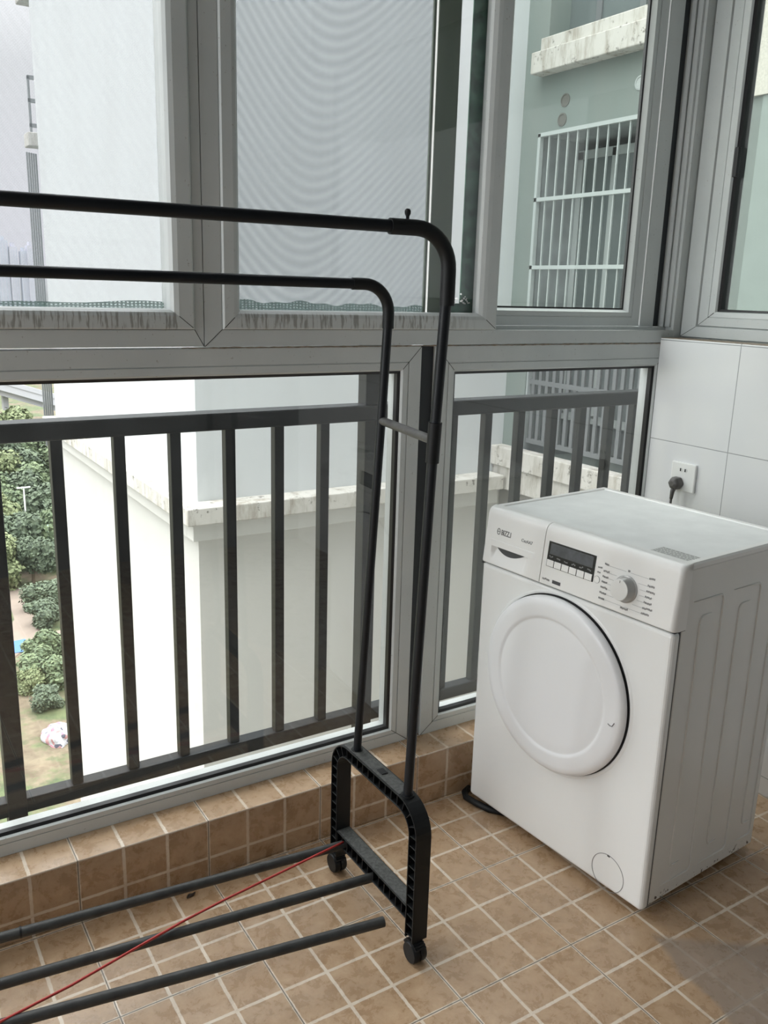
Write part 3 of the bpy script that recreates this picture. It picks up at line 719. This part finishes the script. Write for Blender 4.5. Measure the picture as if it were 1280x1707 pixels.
# ------------------------------------------------------------------ garment rack
SK = 0.10           # the frame stands skewed: its far end is pushed towards the window
XL = -1.50
def rack():
    t = thing('garment_rack', 'black double-rail garment rack on casters beside the window', 'garment rack', (-0.318, 0.0, 0.0))
    ox = -0.318
    def end_frame(x, dy, face):
        # channel-section arch with ribs, open towards "face" (-1: -x)
        zt, yl, yr, zb, R_ = .350, .172, -.158, .052, .055
        path = [(yl, zb), (yl, .15), (yl, zt - R_)]
        path += [(yl - R_ + R_ * math.cos(a), zt - R_ + R_ * math.sin(a)) for a in [PI / 2 * k / 8 for k in range(1, 9)]]
        path += [(yr + R_ - R_ * math.sin(a), zt - R_ + R_ * math.cos(a)) for a in [PI / 2 * k / 8 for k in range(0, 9)]]
        path += [(yr, .15), (yr, zb)]
        bm = bmesh.new()
        def channel(pth, hw, x0, x1, open_x):
            P = [Vector(p) for p in pth]
            rows = []
            for i, p in enumerate(P):
                tg = (P[min(i + 1, len(P) - 1)] - P[max(i - 1, 0)]).normalized(); n = Vector((tg.y, -tg.x))
                ro = []
                xo, xi = (x0, x1) if open_x < 0 else (x1, x0)
                wt = .0032; xw = xi + (.003 if open_x > 0 else -.003)
                for off, xx in ((-hw, xo), (-hw, xi), (hw, xi), (hw, xo), (hw - wt, xo), (hw - wt, xw), (-hw + wt, xw), (-hw + wt, xo)):
                    q = p + n * off; ro.append((xx, q.x + dy, q.y))
                rows.append(ro + ro[:1])
            grid(bm, rows)
            for ro in (rows[0], rows[-1]): bm.faces.new([bm.verts.new(q) for q in ro[:-1]])
            # ribs
            L = 0; acc = 0
            for i in range(len(P) - 1):
                seg = P[i + 1] - P[i]; l_ = seg.length; tg = seg.normalized(); n = Vector((tg.y, -tg.x))
                while acc < L + l_:
                    c = P[i] + tg * (acc - L)
                    vs_ = []
                    for st in (-.0012, .0012):
                        for off in (-hw + .001, hw - .001):
                            for xx in (x0 + .0015, x1 - .0015):
                                q = c + tg * st + n * off; vs_.append(bm.verts.new((xx, q.x + dy, q.y)))
                    for f in ((0, 1, 3, 2), (4, 6, 7, 5), (0, 4, 5, 1), (2, 3, 7, 6), (0, 2, 6, 4), (1, 5, 7, 3)): bm.faces.new([vs_[k] for k in f])
                    acc += .0235
                L += l_
        channel(path, .0145, x - .019, x + .019, face)
        e = link('end_frame', bm, 'black_plastic', t, bevel=.0008)
        bm = bmesh.new(); channel([(yl - .0145, .110), (.05, .110), (-.05, .110), (yr + .0145, .110)], .0165, x - .018, x + .018, face)
        link('cross_beam', bm, 'black_plastic', t, bevel=.0008)
        # dusty textured upper faces
        bm = bmesh.new(); box(bm, x - .0155, x + .0155, yr + R_ + .004 + dy, yl - R_ + .02 + dy, zt + .0142, zt + .0152); link('dust_film', bm, 'rough_plastic', e)
        bm = bmesh.new(); box(bm, x - .0155, x + .0155, yr + .016 + dy, yl - .016 + dy, .1262, .1272); link('dust_film', bm, 'rough_plastic', e)
        bm = bmesh.new(); box(bm, x - .008, x + .008, -.020 + dy, .004 + dy, zt + .0145, zt + .0175); link('lock_slot', bm, 'black_plastic', e, bevel=.002)
        bm = bmesh.new(); box(bm, x - .0045, x + .0045, -.014 + dy, -.002 + dy, zt + .0170, zt + .0178); link('slot_hole', bm, 'hole', e)
        for y, sg in ((yl + .006, 1), (yr - .006, -1)):
            bm = bmesh.new()
            lathe(bm, [(.0215, -.016), (.0235, -.013), (.0235, -.0025), (.0215, -.001), (.012, -.001), (.012, .001), (.0215, .001), (.0235, .0025), (.0235, .013), (.0215, .016), (.015, .0165)], 28, 'x', (x - .004, y + dy, .0242))
            c = link('caster', bm, 'black_plastic', t, smooth='auto')
            bm = bmesh.new(); tube(bm, [(x, y + dy - sg * .004, .030), (x, y + dy - sg * .004, .056)], .006, 12)
            pts = [(x - .004, y + dy + math.cos(a) * .0262, .0242 + math.sin(a) * .0262) for a in [math.radians(30 + 12 * k) for k in range(11)]]
            for a, b in zip(pts, pts[1:]): tube(bm, [(a[0] - .013, a[1], a[2]), (a[0] + .013, a[1], a[2])], .0028, 8); 
            link('caster_hood', bm, 'black_plastic', c, smooth='auto')
    end_frame(ox, 0.0, -1); end_frame(XL, SK, 1)
    def bend(p0, corner, p1, r, n=10):
        c = Vector(corner); a = Vector(p0); b = Vector(p1); d0 = (a - c).normalized(); d1 = (b - c).normalized()
        cs = c + (d0 + d1) * r; out = [a]
        for k in range(n + 1):
            u = PI / 2 * k / n; out.append(cs - d1 * r * math.cos(u) - d0 * r * math.sin(u))
        return out
    def rail(yb, ym, zm, yt, zb, zt, ru, rb, R_, s_end, name, sl_z):
        for x, dy, sg in ((ox, 0, -1), (XL, SK, 1)):
            bm = bmesh.new()
            tube(bm, [(x, yb + dy, zb), (x, ym + dy, zm), (x, yt + dy, zt - R_ - .01)], ru, 16)
            link('upright', bm, 'black_steel', t, smooth='auto')
            bm = bmesh.new(); tube(bm, [(x, yb + dy, zb), (x, yb + dy, zb + .006)], ru + .0045, 16); link('collar', bm, 'black_plastic', t, smooth='auto')
            # elbow: a quarter bend that sleeves both tubes
            hx = (-(XL - ox)); ddy = SK / (XL - ox)
            e1_ = (x + sg * (R_ + s_end), yt + dy + (sg * (R_ + s_end)) * ddy, zt)
            pts = bend((x, yt + dy, zt - R_ - sl_z), (x, yt + dy, zt), e1_, R_)
            bm = bmesh.new(); tube(bm, pts + [Vector(e1_)], rb, 18); link('elbow', bm, 'black_plastic', t, smooth='auto')
            if name == 'upper_rail':
                bm = bmesh.new(); px = x + sg * (R_ + s_end * .35); py = yt + dy + sg * (R_ + s_end * .35) * ddy
                lathe(bm, [(.003, -.002), (.003, .004), (.0052, .008), (.0052, .013), (.003, .016)], 12, 'z', (px, py, zt + rb)); link('stop_button', bm, 'black_plastic', t, smooth='auto')
        bm = bmesh.new(); tube(bm, [(ox - R_ - .005, yt + (-R_ - .005) * SK / (XL - ox), zt), (XL + R_ + .005, yt + SK + (R_ + .005) * SK / (XL - ox), zt + .004)], ru + .0004, 18)
        link(name, bm, 'black_steel', t, smooth='auto')
    rail(.101, .037, 1.128, .022, .360, 1.391, .0093, .0112, .052, .026, 'lower_rail', .03)
    rail(-.108, -.146, 1.112, -.168, .360, 1.4835, .0100, .0132, .066, .050, 'upper_rail', .060)
    # scuffed link between the two uprights, with its clamp sleeve
    for x, dy in ((ox, 0), (XL, SK)):
        bm = bmesh.new(); tube(bm, [(x, .0370 + dy, 1.128), (x, -.146 + dy, 1.116)], .0085, 14); link('crossbar', bm, 'grey_tube', t, smooth='auto')
        bm = bmesh.new(); tube(bm, [(x, -.1440 + dy, 1.075), (x, -.1462 + dy, 1.113), (x, -.1488 + dy, 1.150)], .0128, 16); link('sleeve', bm, 'black_plastic', t, smooth='auto')
    # base tubes
    def base(p, q, name='base_tube'):
        bm = bmesh.new(); tube(bm, [p, q], .0108, 16); return link(name, bm, 'dusty_steel', t, smooth='auto')
    base((ox - .002, .133, .100), (XL + .002, .255, .100)); base((ox - .002, .004, .095), (XL + .002, .129, .100))
    lo = base((-.383, -.132, .098), (XL + .002, .042, .105)); lo['label'] = 'loose tube that hangs free at one end'
    bm = bmesh.new(); tube(bm, [(-1.036, .2075, .1005), (-1.040, .2079, .1005)], .0118, 16); link('tube_joint', bm, 'black_plastic', t, smooth='auto')
    for o in t.children:            # parts were laid out in room coordinates
        o.matrix_parent_inverse = Matrix.Translation((0.318, 0, 0))
rack()
def cord():
    P = [(-.336, .124, .1155), (-.42, .112, .1150), (-.523, .096, .1150), (-.65, .076, .1155), (-.744, .059, .1150), (-.838, .037, .1140), (-.984, .001, .1130), (-1.112, -.022, .113), (-1.25, -.03, .113), (-1.40, -.02, .12)]
    bm = bmesh.new(); tube(bm, P, .0026, 8); tag(link('cord', bm, 'red', smooth=True), 'thin red cord stretched across the rack\'s base tubes', 'cord')
cord()
def dry_leaf():
    bm = bmesh.new(); rows = []
    for i in range(7):
        u = i / 6; wd = .006 * math.sin(PI * min(.98, max(.04, u)))
        rows.append([(-.014 + .028 * u, -wd, .0012 + .002 * math.sin(u * 5)), (-.014 + .028 * u, 0, .0008 + .0015 * math.sin(u * 3)), (-.014 + .028 * u, wd, .0015 + .003 * math.sin(u * 4 + 1))])
    grid(bm, rows); o = link('leaf', bm, 'leaf', loc=(-.662, .265, .0004), rot=(0, 0, .5)); m = o.modifiers.new('solid', 'SOLIDIFY'); m.thickness = .0006
    tag(o, 'small dark dry leaf on the floor tiles beside the curb', 'leaf')
dry_leaf()

# ------------------------------------------------------------------ neighbouring building
def neighbour():
    t = thing('apartment_building', 'white apartment block with stained ledges right outside the windows', 'building', (0.975, 4.67, -30.0))
    def part(name, boxes, mat, par=None, bev=0):
        bm = bmesh.new()
        for b in boxes: box(bm, *b)
        o = link(name, bm, mat, par or t, bevel=bev)
        if not par: o.matrix_parent_inverse = Matrix.Translation((-0.975, -4.67, 30.0))
        return o
    part('wall', [(.975, 3.95, 4.67, 9.50, -30, 7.5)], 'facade')
    part('ledge', [(.82, 3.77, 4.46, 4.672, -.33, -.20)], 'ledge', bev=.008)
    part('ledge', [(.82, .977, 4.6721, 9.50, -.33, -.20)], 'ledge', bev=.008)
    part('ledge_band', [(.885, 3.77, 4.53, 4.672, -.47, -.331)], 'facade', bev=.006)
    part('ledge_band', [(.885, .977, 4.6721, 9.50, -.47, -.331)], 'facade', bev=.006)
    # projecting wing with its loggias
    y0, y1 = 2.75, 4.41; XW = 3.90
    part('wing_wall', [(XW, 7.5, -3.0, 4.669, -30, -.04), (XW, 7.5, -3.0, y0, -.04, 7.5), (XW, 7.5, y1, 4.669, -.04, 7.5), (XW, 7.5, y0, y1, 2.65, 3.33), (XW, 7.5, y0, y1, 5.7, 7.5)], 'wing')
    part('ledge', [(3.77, 3.902, y0 - .5, 4.6695, -.13, .045), (3.80, 3.903, y0 - .5, 4.6697, -.34, -.131)], 'ledge', bev=.008)
    part('ledge', [(3.77, 3.902, y0 - .3, 4.46, 3.09, 3.25), (3.81, 3.903, y0 - .3, 4.40, 3.251, 3.35)], 'ledge', bev=.008)
    part('stucco_band', [(3.86, 3.901, -1.5, 2.70, 2.63, 4.6)], 'stucco')
    part('grey_wall_panel', [(3.885, 3.901, 2.345, 2.70, -.04, 2.629)], 'greywall')
    part('grey_wall_panel', [(3.875, 3.901, -1.5, 2.343, -.04, 2.629)], 'greywall_pale')
    part('loggia', [(4.75, 4.78, y0, y1, -.04, 2.65), (4.75, 4.78, y0, y1, 3.33, 5.7), (3.91, 4.75, y1 - .02, y1 - .001, -.04, 2.65), (3.91, 4.75, y0 + .001, y0 + .02, -.04, 2.65), (3.91, 4.75, y0, y1, -.05, -.041), (3.91, 4.75, y0 + .001, y1 - .001, 2.63, 2.649)], 'recess')
    wn = part('window', [(4.30, 4.33, y0 + .02, y0 + .08, .35, 2.55), (4.30, 4.33, y1 - .08, y1 - .02, .35, 2.55), (4.30, 4.33, 3.42, 3.50, .35, 2.55), (4.30, 4.33, y0 + .02, y1 - .02, 2.49, 2.56), (4.30, 4.33, y0 + .02, y1 - .02, .30, .37), (4.30, 4.33, 3.95, 4.00, .35, 2.55)], 'alu')
    part('pane', [(4.312, 4.318, y0 + .08, y1 - .08, .37, 2.49)], 'darkglass', wn)
    part('balustrade', [(3.93, 3.96, y0, y1, .62, .66), (3.93, 3.96, y0, y1, .10, .14)] + [(3.935, 3.955, y0 + .05 + k * .085, y0 + .085 + k * .085, .10, 1.10) for k in range(20)], 'slategrey')
    g = part('security_grille', [(3.855, 3.895, y0, y1, 2.625, 2.655), (3.855, 3.895, y0, y1, 2.125, 2.155), (3.855, 3.895, y0, y1, 1.585, 1.615), (3.855, 3.895, y0, y1, 1.16, 1.19), (3.855, 3.895, y1 - .03, y1, 1.16, 2.65)], 'alu')
    for k in range(15):
        y = y1 - .12 - k * .108; part('bar', [(3.868, 3.882, y - .0055, y + .0055, 1.175, 2.64)], 'alu', g)
    up = part('window', [(4.10, 4.13, y0, y1, 3.40, 3.46), (4.10, 4.13, 3.6, 3.66, 3.4, 5.6), (4.10, 4.13, 4.05, 4.11, 3.4, 5.6)], 'slategrey')
    part('pane', [(4.113, 4.118, y0, y1, 3.46, 5.6)], 'darkglass', up)
    for y, z, m in ((4.165, 2.875, 'hole_rim'), (4.185, 2.735, 'hole_rim'), (3.395, 2.875, 'alu')):
        bm = bmesh.new(); lathe(bm, [(.050, -.004), (.050, .006), (.040, .008), (.037, .002)], 28, 'x', (XW, y, z), -1); v = link('vent', bm, m, t); v.matrix_parent_inverse = Matrix.Translation((-0.975, -4.67, 30.0))
    # far corner: balcony ends seen past the edge of the block
    part('balcony_frame', [(.944, .966, 9.70, 9.74, 2.98, 3.58), (.944, 1.3, 9.70, 9.74, 3.55, 3.59), (.944, 1.3, 9.70, 9.74, 3.31, 3.35), (.944, 1.3, 9.70, 9.74, 3.05, 3.09)], 'slategrey')
    part('balcony_slab', [(.895, 1.4, 9.60, 9.85, 2.84, 2.985)], 'ledge', bev=.01)
    part('balcony_slab', [(.91, 1.6, 9.55, 9.9, 4.33, 4.6)], 'ledge', bev=.01)
    part('balcony_screen', [(.882 + k * .028, .898 + k * .028, 9.70 + k * .02, 9.73 + k * .02, -.6, 2.78) for k in range(5)], 'slategrey')
neighbour()

bm = bmesh.new(); box(bm, -7, 3.89, -6, .47, 2.86, 7.5); struct(link('wall_outer_upper', bm, 'facade'))
bm = bmesh.new(); box(bm, -7, 3.89, -6, .44, -30, -.13); struct(link('wall_outer_lower', bm, 'facade'))
# ------------------------------------------------------------------ park far below
GZ = -30.0
bm = bmesh.new(); grid(bm, [[(-300 + 60 * i, 12 + 40 * j, GZ) for i in range(11)] for j in range(18)]); struct(link('ground', bm, 'ground'))
def ribbon(name, pts, wd, z):
    bm = bmesh.new(); rows = [[], []]
    P = [Vector((x, y, z)) for x, y in pts]
    for i, p in enumerate(P):
        tg = (P[min(i + 1, len(P) - 1)] - P[max(i - 1, 0)]).normalized(); n = Vector((-tg.y, tg.x, 0))
        rows[0].append(p - n * wd / 2); rows[1].append(p + n * wd / 2)
    grid(bm, rows); return struct(link(name, bm, 'path'))
ribbon('footpath', [(2, 66), (6.5, 72), (10.0, 77), (12.2, 82), (12.6, 87), (11.0, 93), (6, 98), (0, 101)], 3.0, GZ + .04)
def crown_mesh(name, r, h, leaves, mat, seed):
    rnd = random.Random(seed); bm = bmesh.new(); blobs = []
    for k in range(11):
        a = rnd.uniform(0, 2 * PI); q = rnd.uniform(0, .62) * r
        blobs.append((Vector((q * math.cos(a), q * math.sin(a), h * .34 + rnd.uniform(-.16, .46) * h)), rnd.uniform(.32, .5) * r))
    for k in range(leaves):
        c, br = blobs[k % len(blobs)]
        d = Vector((rnd.gauss(0, 1), rnd.gauss(0, 1), rnd.gauss(.25, 1))).normalized()
        p = c + d * br * rnd.uniform(.72, 1.06); n = (d + Vector((rnd.gauss(0, .5), rnd.gauss(0, .5), rnd.gauss(.3, .5)))).normalized()
        u = n.orthogonal().normalized(); v = n.cross(u); a = rnd.uniform(0, PI); u, v = u * math.cos(a) + v * math.sin(a), v * math.cos(a) - u * math.sin(a)
        s = rnd.uniform(.18, .42) * (r / 4) ** .5
        bm.faces.new([bm.verts.new(p + u * s), bm.verts.new(p + v * s * .6), bm.verts.new(p - u * s), bm.verts.new(p - v * s * .6)])
    for c, br in blobs: bmesh.ops.create_icosphere(bm, subdivisions=2, radius=br * .72, matrix=Matrix.Translation(c))
    me = bpy.data.meshes.new(name); bm.to_mesh(me); bm.free(); me.materials.append(M[mat]); return me
def trunk_mesh(h):
    bm = bmesh.new(); tube(bm, [(0, 0, 0), (.1, .05, h * .4), (0, 0, h * .8)], .2, 8, rs=[.28, .2, .12])
    me = bpy.data.meshes.new('trunk'); bm.to_mesh(me); bm.free(); me.materials.append(M['bark']); return me
CR = {k: [crown_mesh('crown', 4.0, 7.5, 3600, k, 10 * i + j) for j in range(2)] for i, k in enumerate(('leaf_dark', 'leaf_mid', 'leaf_pale'))}
TR = trunk_mesh(7.0)
def tree(x, y, s, kind, label, group, j=0):
    t = thing('tree', label, 'tree', (x, y, GZ), j * 1.3 + x, group); t.scale = (s, s, s)
    for nm, me in (('crown', CR[kind][j % 2]), ('trunk', TR)):
        o = bpy.data.objects.new(nm, me); col().objects.link(o); o.parent = t
GT = 'trees of the park canopy'
LB = {'leaf_dark': 'deep green leafy tree in the dense park canopy far below', 'leaf_mid': 'mid green leafy tree in the dense park canopy far below', 'leaf_pale': 'yellow-green leafy tree in the dense park canopy far below'}
spots = [(13.2, 97, .95, 'leaf_dark'), (15.4, 99, .9, 'leaf_dark'), (17.6, 97, .95, 'leaf_mid'), (12.8, 106, .95, 'leaf_pale'), (15.5, 108, 1.0, 'leaf_mid'), (18.6, 107, 1.05, 'leaf_dark'), (21.5, 110, 1.0, 'leaf_mid'),
         (14.5, 117, 1.0, 'leaf_mid'), (18.0, 119, .95, 'leaf_dark'), (22.6, 120, 1.1, 'leaf_mid'), (16.5, 129, 1.1, 'leaf_pale'), (20.5, 131, 1.15, 'leaf_dark'), (25.0, 132, 1.1, 'leaf_mid'),
         (19.5, 146, 1.2, 'leaf_dark'), (24.0, 148, 1.25, 'leaf_mid'), (28.8, 150, 1.2, 'leaf_mid'), (22.6, 152, 1.45, 'leaf_pale'), (11.6, 92, .75, 'leaf_pale'), (14.4, 92.5, .72, 'leaf_dark'), (31, 140, 1.1, 'leaf_mid')]
for i, (x, y, s, k) in enumerate(spots): tree(x, y, s, k, LB[k], GT, i)
def shrub(x, y, s, k, label, j):
    o = bpy.data.objects.new('shrub', CR[k][j % 2]); col().objects.link(o); o.location = (x, y, GZ - .9 * s); o.scale = (s, s, s * .75); o.rotation_euler.z = x * 2
    tag(o, label, 'shrub')
for j, (x, y, s, k, l) in enumerate([(14.3, 84, .62, 'leaf_dark', 'dark rounded shrub just past the path bend'), (13.2, 79.5, .55, 'leaf_dark', 'deep green shrub beside the orange heap'), (11.6, 71.5, .62, 'leaf_mid', 'broad mid green shrub beyond the blue tarp'), (10.6, 66.5, .60, 'leaf_mid', 'green shrub below the tarp, next to the white wall edge'), (9.2, 66.0, .42, 'leaf_pale', 'small yellow-green shrub by the bare plot'), (9.6, 62.3, .40, 'leaf_dark', 'low dark shrub above the cloth heap')]): shrub(x, y, s, k, l, j)
def heap(name, loc, sx_, sy_, sz_, mat, label, cat):
    bm = bmesh.new(); bmesh.ops.create_icosphere(bm, subdivisions=4, radius=1.0)
    rnd = random.Random(len(name))
    ph = [(Vector((rnd.gauss(0, 1), rnd.gauss(0, 1), rnd.gauss(0, 1))) * 4, rnd.uniform(0, 6)) for _ in range(8)]
    for v in bm.verts:
        k = 1 + .07 * sum(math.sin(a.dot(v.co) + b) for a, b in ph) / 2; v.co *= k
        v.co = Vector((v.co.x * sx_, v.co.y * sy_, max(-.05, v.co.z) * sz_))
    tag(link(name, bm, mat, loc=loc), label, cat)
heap('cloth_heap', (9.45, 57.6, GZ + .05), 1.0, 1.5, .9, 'cloth', 'heap of white and pink discarded cloth on the grass below', 'heap')
heap('dirt_heap', (13.4, 76.2, GZ + .05), 1.0, .8, .5, 'path', 'small orange-tan earth heap between the shrubs below', 'heap')
bm = bmesh.new(); grid(bm, [[(-1.2, -1.0, 0), (1.0, -1.1, .05)], [(-1.1, 0, .7), (1.0, 0, .75)], [(-1.2, 1.2, 0), (.6, 1.2, 0)]])
o = link('tarp', bm, 'tarp', loc=(9.5, 75.2, GZ + .05)); m = o.modifiers.new('solid', 'SOLIDIFY'); m.thickness = .03
tag(o, 'bright blue tarp spread beside the bare plot below', 'tarp')
def lamp(name, loc, h, mat, label, arm):
    t = thing(name, label, 'lamp post', loc)
    bm = bmesh.new(); tube(bm, [(0, 0, 0), (0, 0, h)], .1, 10, rs=[.13, .09]); link('pole', bm, mat, t)
    if arm:
        bm = bmesh.new(); box(bm, -.75, .75, -.12, .12, h, h + .12); link('lamp_head', bm, mat, t)
lamp('lamp_post', (16.2, 105.2, GZ), 7.6, 'lamp_white', 'white lamp post with a short crosshead among the trees', True)
lamp('pole', (16.8, 95.6, GZ), 5.4, 'lamp_green', 'thin pale green pole standing among the trees', False)
def bridge():
    t = thing('road_bridge', 'pale elevated road on concrete piers beyond the treetops', 'bridge', (26.8, 156.7, GZ))
    def at(k, dy, dz): return (5.0 * k, -3.8 * k + dy, 12.7 - 1.5 * k + dz)
    for nm, d0, d1, y0, y1 in (('deck', -1.1, .1, 0, 9), ('parapet', .1, .95, -.15, .15), ('deck_soffit', -2.1, -1.1, 1.2, 8)):
        bm = bmesh.new(); v = [bm.verts.new(at(k, y, z)) for k in (-3.2, 3.2) for y in (y0, y1) for z in (d0, d1)]
        for q in ((0, 1, 3, 2), (4, 6, 7, 5), (0, 4, 5, 1), (2, 3, 7, 6), (0, 2, 6, 4), (1, 5, 7, 3)): bm.faces.new([v[i] for i in q])
        link(nm, bm, 'concrete', t)
    for k in (-2.4, -.62, 1.2, 2.8):
        x, y, z = at(k, 4, -2.0); bm = bmesh.new(); box(bm, x - .45, x + .45, y - .8, y + .8, 0, z); link('pier', bm, 'concrete', t)
bridge()
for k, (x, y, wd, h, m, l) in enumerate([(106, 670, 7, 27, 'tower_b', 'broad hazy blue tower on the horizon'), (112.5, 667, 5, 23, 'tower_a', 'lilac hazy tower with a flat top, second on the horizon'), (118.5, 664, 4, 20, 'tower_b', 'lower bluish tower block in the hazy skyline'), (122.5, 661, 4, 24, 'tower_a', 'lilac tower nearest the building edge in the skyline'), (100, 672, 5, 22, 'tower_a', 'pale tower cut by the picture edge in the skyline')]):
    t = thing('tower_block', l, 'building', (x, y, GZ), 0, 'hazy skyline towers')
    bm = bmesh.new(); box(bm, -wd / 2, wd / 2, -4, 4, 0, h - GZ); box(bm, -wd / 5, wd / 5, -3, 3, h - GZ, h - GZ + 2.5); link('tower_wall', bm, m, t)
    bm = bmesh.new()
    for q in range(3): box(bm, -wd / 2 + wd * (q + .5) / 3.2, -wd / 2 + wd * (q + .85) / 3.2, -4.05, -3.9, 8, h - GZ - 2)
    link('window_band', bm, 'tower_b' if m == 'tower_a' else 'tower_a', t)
